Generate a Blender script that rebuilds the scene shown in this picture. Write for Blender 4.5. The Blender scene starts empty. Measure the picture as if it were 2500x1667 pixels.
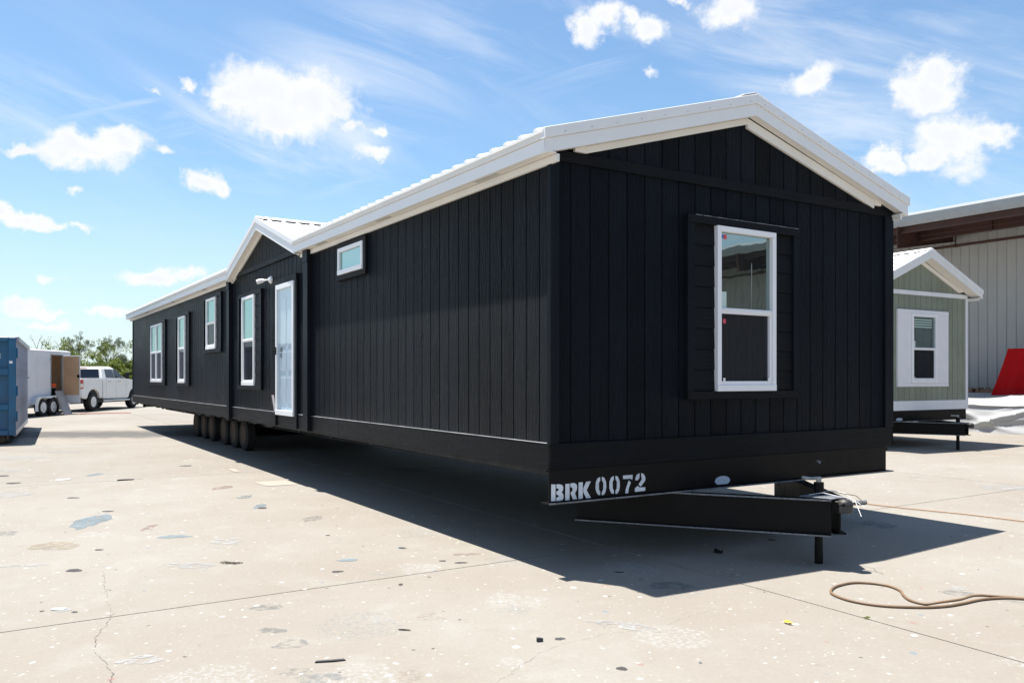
import bpy, bmesh, math, random
from mathutils import Vector, Matrix
rnd = random.Random(7)
S = bpy.context.scene
COL = S.collection

# ------------------------------------------------------------------ camera, light, sky, exposure
CAM_Z = 1.605
cd = bpy.data.cameras.new('camera')
cam = bpy.data.objects.new('camera', cd)
COL.objects.link(cam)
cam.location = (0, 0, CAM_Z)
cam.rotation_euler = (math.radians(90), 0, 0)
cd.sensor_width = 36.0
cd.lens = 36.0 * 2034.8 / 2500
cd.shift_y = (923.8 - 833.5) / 2500
cd.clip_start = 0.1
cd.clip_end = 2000
S.camera = cam

SUN_DIR = Vector((0.2228, -0.1231, -1.0)).normalized()      # the way the light travels
SKY_STRENGTH = 0.0505
SUN_STRENGTH = 5.0
EXPOSURE = 1.1
sd = bpy.data.lights.new('sun', 'SUN')
sd.energy = SUN_STRENGTH
sd.angle = math.radians(0.5)
sd.color = (1.0, 0.95, 0.87)
sun = bpy.data.objects.new('sun', sd)
COL.objects.link(sun)
sun.location = (0, 0, 30)
sun.rotation_euler = SUN_DIR.to_track_quat('-Z', 'Y').to_euler()

S.view_settings.view_transform = 'Standard'
S.view_settings.look = 'None'
S.view_settings.gamma = 1.0
S.view_settings.use_curve_mapping = False
S.view_settings.exposure = EXPOSURE


class NT:
    """small helper for node trees"""
    def __init__(self, tree):
        self.t = tree
        self.n = tree.nodes
        self.l = tree.links

    def node(self, kind, **kw):
        nd = self.n.new(kind)
        for k, v in kw.items():
            setattr(nd, k, v)
        return nd

    def set(self, sock, v):
        if hasattr(v, 'is_linked') or isinstance(v, bpy.types.NodeSocket):
            self.l.new(v, sock)
        else:
            sock.default_value = v

    def math(self, op, a, b=0.0, c=0.0, clamp=False):
        nd = self.node('ShaderNodeMath', operation=op, use_clamp=clamp)
        for s, v in zip(nd.inputs, (a, b, c)):
            self.set(s, v)
        return nd.outputs[0]

    def vmath(self, op, a, b=None, c=None):
        nd = self.node('ShaderNodeVectorMath', operation=op)
        for s, v in zip(nd.inputs, (a, b, c)):
            if v is not None:
                self.set(s, v)
        return nd.outputs['Value'] if op in ('LENGTH', 'DOT_PRODUCT', 'DISTANCE') else nd.outputs['Vector']

    def noise(self, vec, scale, detail=4.0, rough=0.55, out=0, distortion=0.0):
        nd = self.node('ShaderNodeTexNoise')
        if vec is not None:
            self.l.new(vec, nd.inputs['Vector'])
        nd.inputs['Scale'].default_value = scale
        nd.inputs['Detail'].default_value = detail
        nd.inputs['Roughness'].default_value = rough
        nd.inputs['Distortion'].default_value = distortion
        return nd.outputs[out]

    def ramp(self, v, a, b, c=0.0, d=1.0, smooth=True):
        nd = self.node('ShaderNodeMapRange', clamp=True, interpolation_type='SMOOTHSTEP' if smooth else 'LINEAR')
        self.set(nd.inputs['Value'], v)
        for k, x in zip(('From Min', 'From Max', 'To Min', 'To Max'), (a, b, c, d)):
            nd.inputs[k].default_value = x
        return nd.outputs['Result']

    def mix(self, f, a, b, blend='MIX'):
        nd = self.node('ShaderNodeMix', data_type='RGBA', blend_type=blend)
        self.set(nd.inputs[0], f)
        self.set(nd.inputs[6], a if not isinstance(a, tuple) else (a + (1.0,))[:4])
        self.set(nd.inputs[7], b if not isinstance(b, tuple) else (b + (1.0,))[:4])
        return nd.outputs[2]


def build_world():
    w = bpy.data.worlds.new('World')
    S.world = w
    w.use_nodes = True
    t = NT(w.node_tree)
    t.n.clear()
    sky = t.node('ShaderNodeTexSky', sky_type='NISHITA')
    sky.sun_disc = False
    sky.sun_elevation = math.asin(-SUN_DIR.z)
    sky.sun_rotation = math.atan2(-SUN_DIR.x, -SUN_DIR.y)
    sky.air_density = 1.1
    sky.dust_density = 0.6
    sky.ozone_density = 1.6
    tc = t.node('ShaderNodeTexCoord')
    D = tc.outputs['Generated']
    sp = t.node('ShaderNodeSeparateXYZ')
    t.l.new(D, sp.inputs[0])
    az = t.math('ARCTAN2', sp.outputs[0], sp.outputs[1])
    el = t.math('ARCSINE', sp.outputs[2])
    cb = t.node('ShaderNodeCombineXYZ')
    t.l.new(az, cb.inputs[0])
    t.l.new(el, cb.inputs[1])
    # ragged edges: the cloud outlines are pushed about by three scales of noise
    n1 = t.noise(D, 9.0, 6.0, 0.62, out=1)
    n2 = t.noise(D, 38.0, 5.0, 0.62, out=1)
    w1 = t.vmath('MULTIPLY', t.vmath('SUBTRACT', n1, (0.5, 0.5, 0.5)), (0.085, 0.06, 0.0))
    w2 = t.vmath('MULTIPLY', t.vmath('SUBTRACT', n2, (0.5, 0.5, 0.5)), (0.034, 0.028, 0.0))
    P = t.vmath('ADD', t.vmath('ADD', cb.outputs[0], w1), w2)

    def ang(x, y):                                           # direction of a cloud seen in the photograph -> azimuth, elevation
        X = (x * 1.0629 - 1250) / 2034.8
        Z = (923.8 - y * 1.0629) / 2034.8
        return math.atan(X), math.atan2(Z, math.hypot(X, 1))
    blobs = [(600, 215, 130, 72, 1), (710, 232, 112, 68, 1), (650, 275, 110, 50, 1), (520, 215, 62, 26, 1), (775, 248, 48, 34, 1),
             (190, 340, 125, 34, 1), (60, 332, 60, 15, .9), (275, 325, 62, 32, 1), (806, 300, 30, 22, .9), (868, 306, 28, 22, .9),
             (852, 365, 52, 15, .75), (470, 424, 54, 30, 1), (512, 440, 30, 22, .9), (65, 500, 66, 19, .9), (5, 486, 34, 22, 1),
             (125, 510, 40, 11, .8), (345, 635, 76, 24, 1), (428, 640, 46, 15, .8), (60, 703, 48, 22, 1), (115, 716, 45, 9, .7),
             (245, 712, 45, 12, .7), (110, 742, 70, 10, .55), (1345, 60, 48, 42, 1), (1390, 25, 62, 40, 1), (1490, 68, 58, 36, 1),
             (1455, 35, 30, 22, .9), (1670, 22, 78, 38, 1), (1860, 178, 66, 30, 1), (2122, 205, 88, 58, 1), (2150, 170, 60, 38, 1),
             (2058, 220, 40, 38, .9), (2195, 305, 105, 46, 1), (2292, 300, 60, 26, 1), (2120, 350, 60, 26, .9), (2018, 362, 44, 30, 1),
             (2200, 372, 66, 38, .6), (420, 185, 24, 13, .8), (1490, 156, 30, 13, .6), (1565, 5, 22, 14, .7), (350, 202, 18, 10, .5),
             (200, 508, 26, 10, .6), (125, 640, 26, 10, .6), (180, 418, 16, 8, .5), (380, 352, 34, 14, .6)]
    items = [(ang(x, y), rx * 1.0 / 1914.0, ry * 1.03 / 1914.0, k) for x, y, rx, ry, k in blobs]
    r2 = random.Random(3)                                    # the same scattered sky goes on all the way round
    for i in range(16):
        a = 0.75 + (2 * math.pi - 1.5) * (i + r2.random() * 0.7) / 16
        e = r2.uniform(0.08, 0.62)
        s = r2.uniform(0.05, 0.11)
        for j in range(2):
            aa = a + r2.uniform(-.6, .6) * s
            if aa > math.pi:
                aa -= 2 * math.pi
            items.append(((aa, e + r2.uniform(-.15, .15) * s), s, s * r2.uniform(.35, .5), 1))
    dens = None
    for (a, e), rx, ry, k in items:
        q = t.vmath('MULTIPLY_ADD', P, (1 / rx, 1 / ry, 0), (-a / rx, -e / ry, 0))
        d = t.math('MULTIPLY_ADD', t.vmath('LENGTH', q), -k, k)
        dens = d if dens is None else t.math('SMOOTH_MAX', dens, d, 0.18)
    fine = t.noise(D, 60.0, 6.0, 0.65)
    mid = t.noise(D, 22.0, 5.0, 0.6)
    dens = t.math('ADD', dens, t.math('MULTIPLY_ADD', fine, 0.62, -0.33))
    dens = t.math('ADD', dens, t.math('MULTIPLY_ADD', mid, 0.75, -0.345))
    cum = t.ramp(dens, -0.06, 0.58)
    # thin high cloud: noise stretched along slanting streaks
    sv = t.node('ShaderNodeVectorRotate', rotation_type='Z_AXIS')
    t.l.new(cb.outputs[0], sv.inputs['Vector'])
    sv.inputs['Angle'].default_value = 0.32
    st = t.vmath('MULTIPLY', sv.outputs[0], (2.6, 15.0, 1.0))
    c1 = t.noise(st, 1.0, 6.0, 0.62, distortion=0.9)
    c2 = t.noise(D, 2.6, 3.0, 0.5)
    sv2 = t.node('ShaderNodeVectorRotate', rotation_type='Z_AXIS')
    t.l.new(cb.outputs[0], sv2.inputs['Vector'])
    sv2.inputs['Angle'].default_value = -0.26
    c3 = t.noise(t.vmath('MULTIPLY', sv2.outputs[0], (3.4, 26.0, 1.0)), 1.0, 5.0, 0.6, distortion=0.6)
    cir = t.math('MULTIPLY', t.ramp(c1, 0.38, 0.76), t.ramp(c2, 0.30, 0.55))
    cir = t.math('MAXIMUM', cir, t.math('MULTIPLY', t.ramp(c3, 0.54, 0.84), t.ramp(c2, 0.32, 0.55)))
    fields = [(1050, 190, 420, 150), (1350, 130, 330, 110), (1950, 300, 420, 230), (620, 330, 330, 90), (1800, 90, 520, 90), (150, 250, 300, 80)]
    cm_ = None
    for x, y, rx, ry in fields:
        a_, e_ = ang(x, y)
        rx, ry = rx * 1.35 / 1914, ry * 1.35 / 1914
        d_ = t.math('SUBTRACT', 1.0, t.vmath('LENGTH', t.vmath('MULTIPLY_ADD', cb.outputs[0], (1 / rx, 1 / ry, 0), (-a_ / rx, -e_ / ry, 0))))
        cm_ = d_ if cm_ is None else t.math('SMOOTH_MAX', cm_, d_, 0.3)
    elsewhere = t.ramp(t.math('ABSOLUTE', az), 0.55, 0.9, 0.0, 0.8)
    cm_ = t.math('MAXIMUM', t.ramp(cm_, -0.1, 0.6, 0.14, 1.0), elsewhere)
    cir = t.math('MULTIPLY', t.math('MULTIPLY', cir, cm_), 0.58)
    # brightness inside a cumulus: slightly grey where it is thick
    thick = t.ramp(t.math('ADD', dens, t.math('MULTIPLY_ADD', t.noise(D, 14.0, 4.0), 1.1, -0.55)), 0.30, 1.0)
    ccol = t.mix(thick, (9.3, 9.45, 9.7), (8.55, 8.75, 9.15))
    blue = t.mix(1.0, sky.outputs[0], (1.30, 1.52, 1.62), 'MULTIPLY')
    low = t.ramp(el, -0.02, 0.26, 1.0, 0.0)
    blue = t.mix(t.math('MULTIPLY', low, 0.6), blue, (7.5, 8.9, 10.0))
    c = t.mix(cir, blue, (9.4, 9.7, 10.1))
    c = t.mix(cum, c, ccol)
    bg = t.node('ShaderNodeBackground')
    t.l.new(c, bg.inputs[0])
    bg.inputs[1].default_value = SKY_STRENGTH
    out = t.node('ShaderNodeOutputWorld')
    t.l.new(bg.outputs[0], out.inputs[0])


build_world()

# ------------------------------------------------------------------ mesh helpers
TH = 0.561
C0 = Vector((0.3179, 6.8268, 0.0))                           # front left corner of the black house
RV = Vector((math.cos(TH), math.sin(TH), 0))
LV = Vector((-math.sin(TH), math.cos(TH), 0))
SLOPE = 0.0055


def gz(x, y):
    return -0.0595 + SLOPE * y


def hw(u, v, z=0.0):
    p = C0 + u * RV + v * LV
    return Vector((p.x, p.y, z))


class MB:
    def __init__(self):
        self.v = []
        self.f = []

    def add(self, vs, fs):
        b = len(self.v)
        self.v += [tuple(p) for p in vs]
        self.f += [tuple(b + i for i in f) for f in fs]
        return self

    def hexa(self, p):
        return self.add(p, [(0, 3, 2, 1), (4, 5, 6, 7), (0, 1, 5, 4), (1, 2, 6, 5), (2, 3, 7, 6), (3, 0, 4, 7)])

    def box(self, x0, x1, y0, y1, z0, z1):
        if x0 > x1: x0, x1 = x1, x0
        if y0 > y1: y0, y1 = y1, y0
        if z0 > z1: z0, z1 = z1, z0
        return self.hexa([(x0, y0, z0), (x1, y0, z0), (x1, y1, z0), (x0, y1, z0),
                          (x0, y0, z1), (x1, y0, z1), (x1, y1, z1), (x0, y1, z1)])

    def prism(self, pts, ax, a, b):
        """2D polygon swept along axis ax between a and b; pts are the other two coordinates in x,y,z order"""
        n = len(pts)
        def mk(p, t):
            return {'x': (t, p[0], p[1]), 'y': (p[0], t, p[1]), 'z': (p[0], p[1], t)}[ax]
        vs = [mk(p, a) for p in pts] + [mk(p, b) for p in pts]
        fs = [tuple(range(n)), tuple(range(2 * n - 1, n - 1, -1))]
        fs += [(i, i + n, (i + 1) % n + n, (i + 1) % n) for i in range(n)]
        return self.add(vs, fs)

    def slab(self, q, th):
        """four corner points thickened along their normal"""
        q = [Vector(p) for p in q]
        n = (q[1] - q[0]).cross(q[2] - q[0]).normalized() * th
        return self.hexa(q + [p + n for p in q])

    def tube(self, path, r, n=8, caps=True):
        path = [Vector(p) for p in path]
        rs = r if isinstance(r, (list, tuple)) else [r] * len(path)
        b = len(self.v)
        up = None
        for i, p in enumerate(path):
            d = (path[min(i + 1, len(path) - 1)] - path[max(i - 1, 0)])
            if d.length < 1e-9: d = Vector((0, 0, 1))
            d.normalize()
            if up is None:
                up = Vector((0, 0, 1)) if abs(d.z) < 0.9 else Vector((1, 0, 0))
            a = d.cross(up)
            if a.length < 1e-6:
                a = d.cross(Vector((1, 0, 0)))
            a.normalize()
            c = a.cross(d)
            up = c
            for k in range(n):
                t = 2 * math.pi * k / n
                self.v.append(tuple(p + (a * math.cos(t) + c * math.sin(t)) * rs[i]))
        for i in range(len(path) - 1):
            for k in range(n):
                k2 = (k + 1) % n
                self.f.append((b + i * n + k, b + i * n + k2, b + (i + 1) * n + k2, b + (i + 1) * n + k))
        if caps:
            self.f.append(tuple(b + k for k in range(n - 1, -1, -1)))
            e = b + (len(path) - 1) * n
            self.f.append(tuple(e + k for k in range(n)))
        return self

    def lathe(self, prof, n=20, ax='x', c=(0, 0, 0), caps=True):
        """prof: (along, radius) pairs swept about axis ax through c"""
        b = len(self.v)
        for a, r in prof:
            for k in range(n):
                t = 2 * math.pi * k / n
                p = {'x': (a, r * math.cos(t), r * math.sin(t)), 'y': (r * math.cos(t), a, r * math.sin(t)),
                     'z': (r * math.cos(t), r * math.sin(t), a)}[ax]
                self.v.append((p[0] + c[0], p[1] + c[1], p[2] + c[2]))
        for i in range(len(prof) - 1):
            for k in range(n):
                k2 = (k + 1) % n
                self.f.append((b + i * n + k, b + i * n + k2, b + (i + 1) * n + k2, b + (i + 1) * n + k))
        if caps:
            self.f.append(tuple(b + k for k in range(n - 1, -1, -1)))
            e = b + (len(prof) - 1) * n
            self.f.append(tuple(e + k for k in range(n)))
        return self

    def map(self, fn):
        self.v = [tuple(fn(*p)) for p in self.v]
        return self

    def build(self, name, mat, parent=None, bevel=0.0, smooth=False, label=None, kind=None, loc=None, rot=None, seg=1):
        me = bpy.data.meshes.new(name)
        me.from_pydata(self.v, [], self.f)
        bm = bmesh.new()
        bm.from_mesh(me)
        bmesh.ops.recalc_face_normals(bm, faces=bm.faces)
        if bevel:
            es = [e for e in bm.edges if len(e.link_faces) == 2 and e.calc_face_angle(0) > 0.5]
            bmesh.ops.bevel(bm, geom=es, offset=bevel, segments=seg, affect='EDGES', clamp_overlap=True)
        bm.to_mesh(me)
        bm.free()
        me.materials.append(mat)
        if smooth:
            me.polygons.foreach_set('use_smooth', [True] * len(me.polygons))
            me.set_sharp_from_angle(angle=math.radians(40))
        o = bpy.data.objects.new(name, me)
        COL.objects.link(o)
        if parent: o.parent = parent
        if label: o['label'] = label
        if kind: o['kind'] = kind
        if loc: o.location = loc
        if rot: o.rotation_euler = rot
        return o


def thing(name, label, cat, loc=(0, 0, 0), rz=0.0, group=None):
    o = bpy.data.objects.new(name, None)
    COL.objects.link(o)
    o.location = loc
    o.rotation_euler = (0, 0, rz)
    o.empty_display_size = 0.2
    o['label'] = label
    o['category'] = cat
    if group: o['group'] = group
    return o


def tag(o, label, cat, group=None):
    o['label'] = label
    o['category'] = cat
    if group: o['group'] = group
    return o


def copy_of(o, parent=None, loc=None, rot=None):
    c = o.copy()
    COL.objects.link(c)
    if parent is not None: c.parent = parent
    if loc is not None: c.location = loc
    if rot is not None: c.rotation_euler = rot
    for ch in o.children:
        copy_of(ch, c)
    return c


# ------------------------------------------------------------------ materials
def mat_new(name):
    m = bpy.data.materials.new(name)
    m.use_nodes = True
    t = NT(m.node_tree)
    b = t.n['Principled BSDF']
    return m, t, b


def simple(name, col, rough=0.5, metal=0.0, spec=0.5, vary=0.0, vscale=4.0, bump=0.0, bscale=60.0, bstretch=(1, 1, 1), dist=0.004):
    m, t, b = mat_new(name)
    b.inputs['Roughness'].default_value = rough
    b.inputs['Metallic'].default_value = metal
    b.inputs['Specular IOR Level'].default_value = spec
    tc = t.node('ShaderNodeTexCoord')
    v = tc.outputs['Object']
    if vary:
        n = t.noise(v, vscale, 5.0, 0.6)
        k = t.ramp(n, 0.3, 0.7, 1 - vary, 1 + vary, smooth=False)
        c = t.vmath('SCALE', tuple(col) , None)
        nd = c.node
        t.l.new(k, nd.inputs['Scale'])
        t.l.new(c, b.inputs['Base Color'])
        t.l.new(t.ramp(n, 0.3, 0.7, max(0, rough - .08), min(1, rough + .08), smooth=False), b.inputs['Roughness'])
    else:
        b.inputs['Base Color'].default_value = tuple(col) + (1,)
    if bump:
        n = t.noise(t.vmath('MULTIPLY', v, bstretch), bscale, 4.0, 0.6)
        bp = t.node('ShaderNodeBump')
        bp.inputs['Strength'].default_value = bump
        bp.inputs['Distance'].default_value = dist
        t.l.new(n, bp.inputs['Height'])
        t.l.new(bp.outputs[0], b.inputs['Normal'])
    return m


def siding_mat(name, col, vary=0.16, strength=0.9, rough=0.40, axis='z', dist=0.006, spec=0.06):
    """wood grain pressed into painted panels; grain runs along axis in the house's own frame"""
    m, t, b = mat_new(name)
    tc = t.node('ShaderNodeTexCoord')
    st = {'z': (46, 46, 2.2), 'x': (2.2, 46, 46), 'y': (46, 2.2, 46)}[axis]
    v = t.vmath('MULTIPLY', tc.outputs['Object'], st)
    wv = t.vmath('ADD', v, t.vmath('SCALE', t.noise(tc.outputs['Object'], 3.0, 3.0, out=1), None))
    wv.node.inputs[1].links[0].from_node.inputs['Scale'].default_value = 2.6
    g = t.noise(wv, 1.0, 5.0, 0.68)
    g2 = t.noise(tc.outputs['Object'], 130.0, 3.0, 0.6)
    oi = t.node('ShaderNodeObjectInfo')
    k = t.math('MULTIPLY_ADD', oi.outputs['Random'], vary * 2, 1 - vary)
    k = t.math('MULTIPLY', k, t.ramp(t.noise(tc.outputs['Object'], 1.3, 4.0), 0.3, 0.7, 0.86, 1.14, smooth=False))
    k = t.math('MULTIPLY', k, t.ramp(g, 0.35, 0.7, 0.85, 1.15, smooth=False))
    c = t.node('ShaderNodeVectorMath', operation='SCALE')
    c.inputs[0].default_value = col
    t.l.new(k, c.inputs['Scale'])
    t.l.new(c.outputs[0], b.inputs['Base Color'])
    t.l.new(t.ramp(g, 0.3, 0.75, rough - .07, rough + .12, smooth=False), b.inputs['Roughness'])
    b.inputs['Specular IOR Level'].default_value = spec
    h = t.math('ADD', g, t.math('MULTIPLY', g2, 0.22))
    bp = t.node('ShaderNodeBump')
    bp.inputs['Strength'].default_value = strength
    bp.inputs['Distance'].default_value = dist
    t.l.new(h, bp.inputs['Height'])
    t.l.new(bp.outputs[0], b.inputs['Normal'])
    return m


def glass_mat(name, refl, tint, base, f0):
    m, t, b = mat_new(name)
    b.inputs['Base Color'].default_value = base + (1,)
    b.inputs['Roughness'].default_value = 0.3
    b.inputs['Specular IOR Level'].default_value = 0.0
    gl = t.node('ShaderNodeBsdfGlossy')
    gl.inputs['Color'].default_value = tint + (1,)
    gl.inputs['Roughness'].default_value = 0.015
    tc = t.node('ShaderNodeTexCoord')
    bp = t.node('ShaderNodeBump')                            # panes are never quite flat
    bp.inputs['Strength'].default_value = 0.05
    bp.inputs['Distance'].default_value = 0.02
    t.l.new(t.noise(tc.outputs['Object'], 2.2, 2.0), bp.inputs['Height'])
    t.l.new(bp.outputs[0], gl.inputs['Normal'])
    fr = t.node('ShaderNodeFresnel')
    fr.inputs['IOR'].default_value = refl
    f = t.math('MAXIMUM', fr.outputs[0], f0)
    mx = t.node('ShaderNodeMixShader')
    t.l.new(f, mx.inputs[0])
    t.l.new(b.outputs[0], mx.inputs[1])
    t.l.new(gl.outputs[0], mx.inputs[2])
    t.l.new(mx.outputs[0], t.n['Material Output'].inputs[0])
    return m


def clear_glass(name, f0=0.12, tint=(0.9, 0.97, 0.97)):
    m, t, b = mat_new(name)
    gl = t.node('ShaderNodeBsdfGlossy')
    gl.inputs['Roughness'].default_value = 0.01
    tr = t.node('ShaderNodeBsdfTransparent')
    tr.inputs['Color'].default_value = tint + (1,)
    fr = t.node('ShaderNodeFresnel')
    fr.inputs['IOR'].default_value = 1.5
    mx = t.node('ShaderNodeMixShader')
    ge = t.node('ShaderNodeNewGeometry')
    out_ = t.math('SUBTRACT', 1.0, ge.outputs['Backfacing'])
    t.l.new(t.math('MULTIPLY', t.math('MAXIMUM', fr.outputs[0], f0), out_), mx.inputs[0])
    t.l.new(tr.outputs[0], mx.inputs[1])
    t.l.new(gl.outputs[0], mx.inputs[2])
    t.l.new(mx.outputs[0], t.n['Material Output'].inputs[0])
    return m


def concrete_mat():
    m, t, b = mat_new('concrete')
    g = t.node('ShaderNodeNewGeometry')
    P = g.outputs['Position']
    big = t.noise(P, 0.32, 5.0, 0.6)
    med = t.noise(P, 1.7, 6.0, 0.65)
    fin = t.noise(P, 45.0, 3.0, 0.6)
    c = t.mix(t.ramp(big, 0.32, 0.7), (0.227, 0.203, 0.174), (0.257, 0.240, 0.214))
    c = t.mix(t.math('MULTIPLY', t.ramp(med, 0.50, 0.76), 0.5), c, (0.285, 0.277, 0.254))
    c = t.mix(t.math('MULTIPLY', t.ramp(t.noise(P, 2.9, 6.0, 0.7), 0.55, 0.74), 0.35), c, (0.189, 0.165, 0.136))
    c = t.mix(t.ramp(fin, 0.3, 0.7, 0.0, 0.16), c, (0.143, 0.131, 0.114))
    oi = t.node('ShaderNodeObjectInfo')
    tone = t.math('MULTIPLY_ADD', oi.outputs['Random'], 0.08, 0.96)
    cs = t.node('ShaderNodeVectorMath', operation='SCALE')
    t.l.new(c, cs.inputs[0])
    t.l.new(tone, cs.inputs['Scale'])
    c = cs.outputs[0]
    warp = t.vmath('ADD', P, t.vmath('MULTIPLY', t.vmath('SUBTRACT', t.noise(P, 5.0, 4.0, 0.6, out=1), (.5, .5, .5)), (0.34, 0.34, 0.0)))
    warp2 = t.vmath('ADD', P, t.vmath('MULTIPLY', t.vmath('SUBTRACT', t.noise(P, 22.0, 3.0, 0.6, out=1), (.5, .5, .5)), (0.05, 0.05, 0.0)))

    def spots(vec, scale, prob, r0, r1, col, c, amt, ragged=0.0):
        """scattered paint drips: a Voronoi cell is a spot when its random number is below prob"""
        vo = t.node('ShaderNodeTexVoronoi', voronoi_dimensions='2D')
        t.l.new(vec, vo.inputs['Vector'])
        vo.inputs['Scale'].default_value = scale
        sp = t.node('ShaderNodeSeparateColor')
        t.l.new(vo.outputs['Color'], sp.inputs[0])
        on = t.math('LESS_THAN', sp.outputs[0], prob)
        rad = t.math('MULTIPLY_ADD', sp.outputs[1], r1 - r0, r0)
        d = t.math('SUBTRACT', rad, vo.outputs['Distance'])
        k = t.ramp(d, 0.0, 0.05)
        if ragged:
            k = t.math('MULTIPLY', k, t.ramp(t.noise(P, 30.0, 5.0, 0.7), ragged, ragged + 0.1))
        f = t.math('MULTIPLY', t.math('MULTIPLY', on, k), amt)
        return t.mix(f, c, col)
    c = spots(warp, 1.1, 0.22, 0.05, 0.34, (0.289, 0.289, 0.283), c, 0.6, 0.48)
    c = spots(warp, 0.9, 0.14, 0.05, 0.30, (0.151, 0.162, 0.167), c, 0.55, 0.50)
    c = spots(warp, 1.7, 0.12, 0.05, 0.24, (0.160, 0.130, 0.105), c, 0.5, 0.46)
    c = spots(warp2, 4.3, 0.13, 0.03, 0.13, (0.394, 0.394, 0.388), c, 0.85)
    c = spots(warp2, 11.0, 0.13, 0.03, 0.17, (0.381, 0.381, 0.376), c, 0.75)
    c = spots(warp2, 26.0, 0.10, 0.05, 0.24, (0.357, 0.357, 0.350), c, 0.6)
    c = spots(warp2, 2.9, 0.05, 0.02, 0.085, (0.061, 0.057, 0.056), c, 0.85)
    c = spots(warp2, 8.3, 0.035, 0.03, 0.13, (0.056, 0.052, 0.052), c, 0.85)
    c = spots(warp2, 4.6, 0.03, 0.05, 0.15, (0.135, 0.178, 0.209), c, 0.7)
    c = spots(warp2, 4.1, 0.02, 0.05, 0.15, (0.234, 0.135, 0.117), c, 0.6)
    # the wide soft dark patch between the dumpster and the house
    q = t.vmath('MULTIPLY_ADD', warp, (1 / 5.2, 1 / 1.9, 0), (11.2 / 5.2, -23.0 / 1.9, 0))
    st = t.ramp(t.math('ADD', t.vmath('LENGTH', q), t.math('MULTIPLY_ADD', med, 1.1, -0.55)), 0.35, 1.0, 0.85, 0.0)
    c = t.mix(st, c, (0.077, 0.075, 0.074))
    t.l.new(c, b.inputs['Base Color'])
    b.inputs['Roughness'].default_value = 0.86
    b.inputs['Specular IOR Level'].default_value = 0.25
    bp = t.node('ShaderNodeBump')
    bp.inputs['Strength'].default_value = 0.25
    bp.inputs['Distance'].default_value = 0.006
    t.l.new(t.math('ADD', fin, t.math('MULTIPLY', med, 1.5)), bp.inputs['Height'])
    t.l.new(bp.outputs[0], b.inputs['Normal'])
    return m


def paint_stain_mat(name, col, lo=0.40, scale=14.0, soft=0.12, top=0.92):
    m, t, b = mat_new(name)
    g = t.node('ShaderNodeNewGeometry')
    n = t.noise(g.outputs['Position'], scale, 6.0, 0.7)
    n2 = t.noise(g.outputs['Position'], 3.0, 3.0, 0.6)
    cc = t.node('ShaderNodeVectorMath', operation='SCALE')
    cc.inputs[0].default_value = col
    t.l.new(t.ramp(n2, 0.3, 0.7, 0.82, 1.16, smooth=False), cc.inputs['Scale'])
    t.l.new(cc.outputs[0], b.inputs['Base Color'])
    b.inputs['Roughness'].default_value = 0.8
    b.inputs['Specular IOR Level'].default_value = 0.2
    t.l.new(t.ramp(n, lo, lo + soft, 0.0, top), b.inputs['Alpha'])
    return m


def leaf_mat(name, a, bcol):
    m, t, b = mat_new(name)
    g = t.node('ShaderNodeNewGeometry')
    n = t.noise(g.outputs['Position'], 0.9, 4.0, 0.6)
    n2 = t.node('ShaderNodeTexWhiteNoise')
    q = t.vmath('SNAP', g.outputs['Position'], (0.25, 0.25, 0.25))
    t.l.new(q, n2.inputs['Vector'])
    c = t.mix(t.ramp(t.math('ADD', n, t.math('MULTIPLY_ADD', n2.outputs[0], 0.3, -0.15)), 0.35, 0.65), a, bcol)
    t.l.new(c, b.inputs['Base Color'])
    b.inputs['Roughness'].default_value = 0.6
    b.inputs['Specular IOR Level'].default_value = 0.25
    tl = t.node('ShaderNodeBsdfTranslucent')
    t.l.new(c, tl.inputs[0])
    mx = t.node('ShaderNodeMixShader')
    mx.inputs[0].default_value = 0.35
    t.l.new(b.outputs[0], mx.inputs[1])
    t.l.new(tl.outputs[0], mx.inputs[2])
    t.l.new(mx.outputs[0], t.n['Material Output'].inputs[0])
    return m


M = {}
BLACK = (0.0094, 0.0125, 0.0172)
M['siding'] = siding_mat('black_siding', BLACK, vary=0.28, strength=1.0, dist=0.06, rough=0.34)
M['trim_u'] = siding_mat('black_trim_cross', (0.0090, 0.0100, 0.0118), vary=0.08, strength=0.8, axis='x', dist=0.016)
M['trim_v'] = siding_mat('black_trim_long', (0.0090, 0.0096, 0.0108), vary=0.08, strength=0.8, axis='y', dist=0.016)
M['trim_z'] = siding_mat('black_trim_up', (0.0088, 0.0110, 0.0145), vary=0.06, strength=0.4, axis='z', dist=0.004)
M['black_core'] = simple('black_core', (0.004, 0.004, 0.005), 0.7)
M['white_metal'] = simple('white_metal', (0.74, 0.745, 0.75), 0.42, vary=0.03, vscale=2.0)
M['white_roof'] = simple('white_roof', (0.80, 0.80, 0.79), 0.38, vary=0.04, vscale=1.0)
M['cream'] = simple('cream_soffit', (0.74, 0.715, 0.67), 0.6, vary=0.05, vscale=2.0)
M['vinyl'] = simple('white_vinyl', (0.80, 0.80, 0.82), 0.35, vary=0.02)
M['dark_gap'] = simple('dark_gap', (0.02, 0.02, 0.02), 0.9)
M['underside'] = simple('black_belly_wrap', (0.004, 0.004, 0.004), 0.75, vary=0.3, bump=0.5, bscale=6, dist=0.03)
M['steel_black'] = simple('black_steel', (0.0032, 0.0032, 0.0038), 0.5, vary=0.35, vscale=7, bump=0.12, bscale=30, spec=0.15)
M['steel_edge'] = simple('scuff_highlight_steel', (0.13, 0.14, 0.16), 0.5, vary=0.6, vscale=30)  # scuffed coupler plate, and the highlight painted along the flange edges
M['galv'] = simple('galvanised_steel', (0.30, 0.30, 0.29), 0.5, metal=0.4, vary=0.3, vscale=20)
M['coupler'] = simple('dark_cast_steel', (0.03, 0.028, 0.026), 0.5, vary=0.4, vscale=14)
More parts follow.
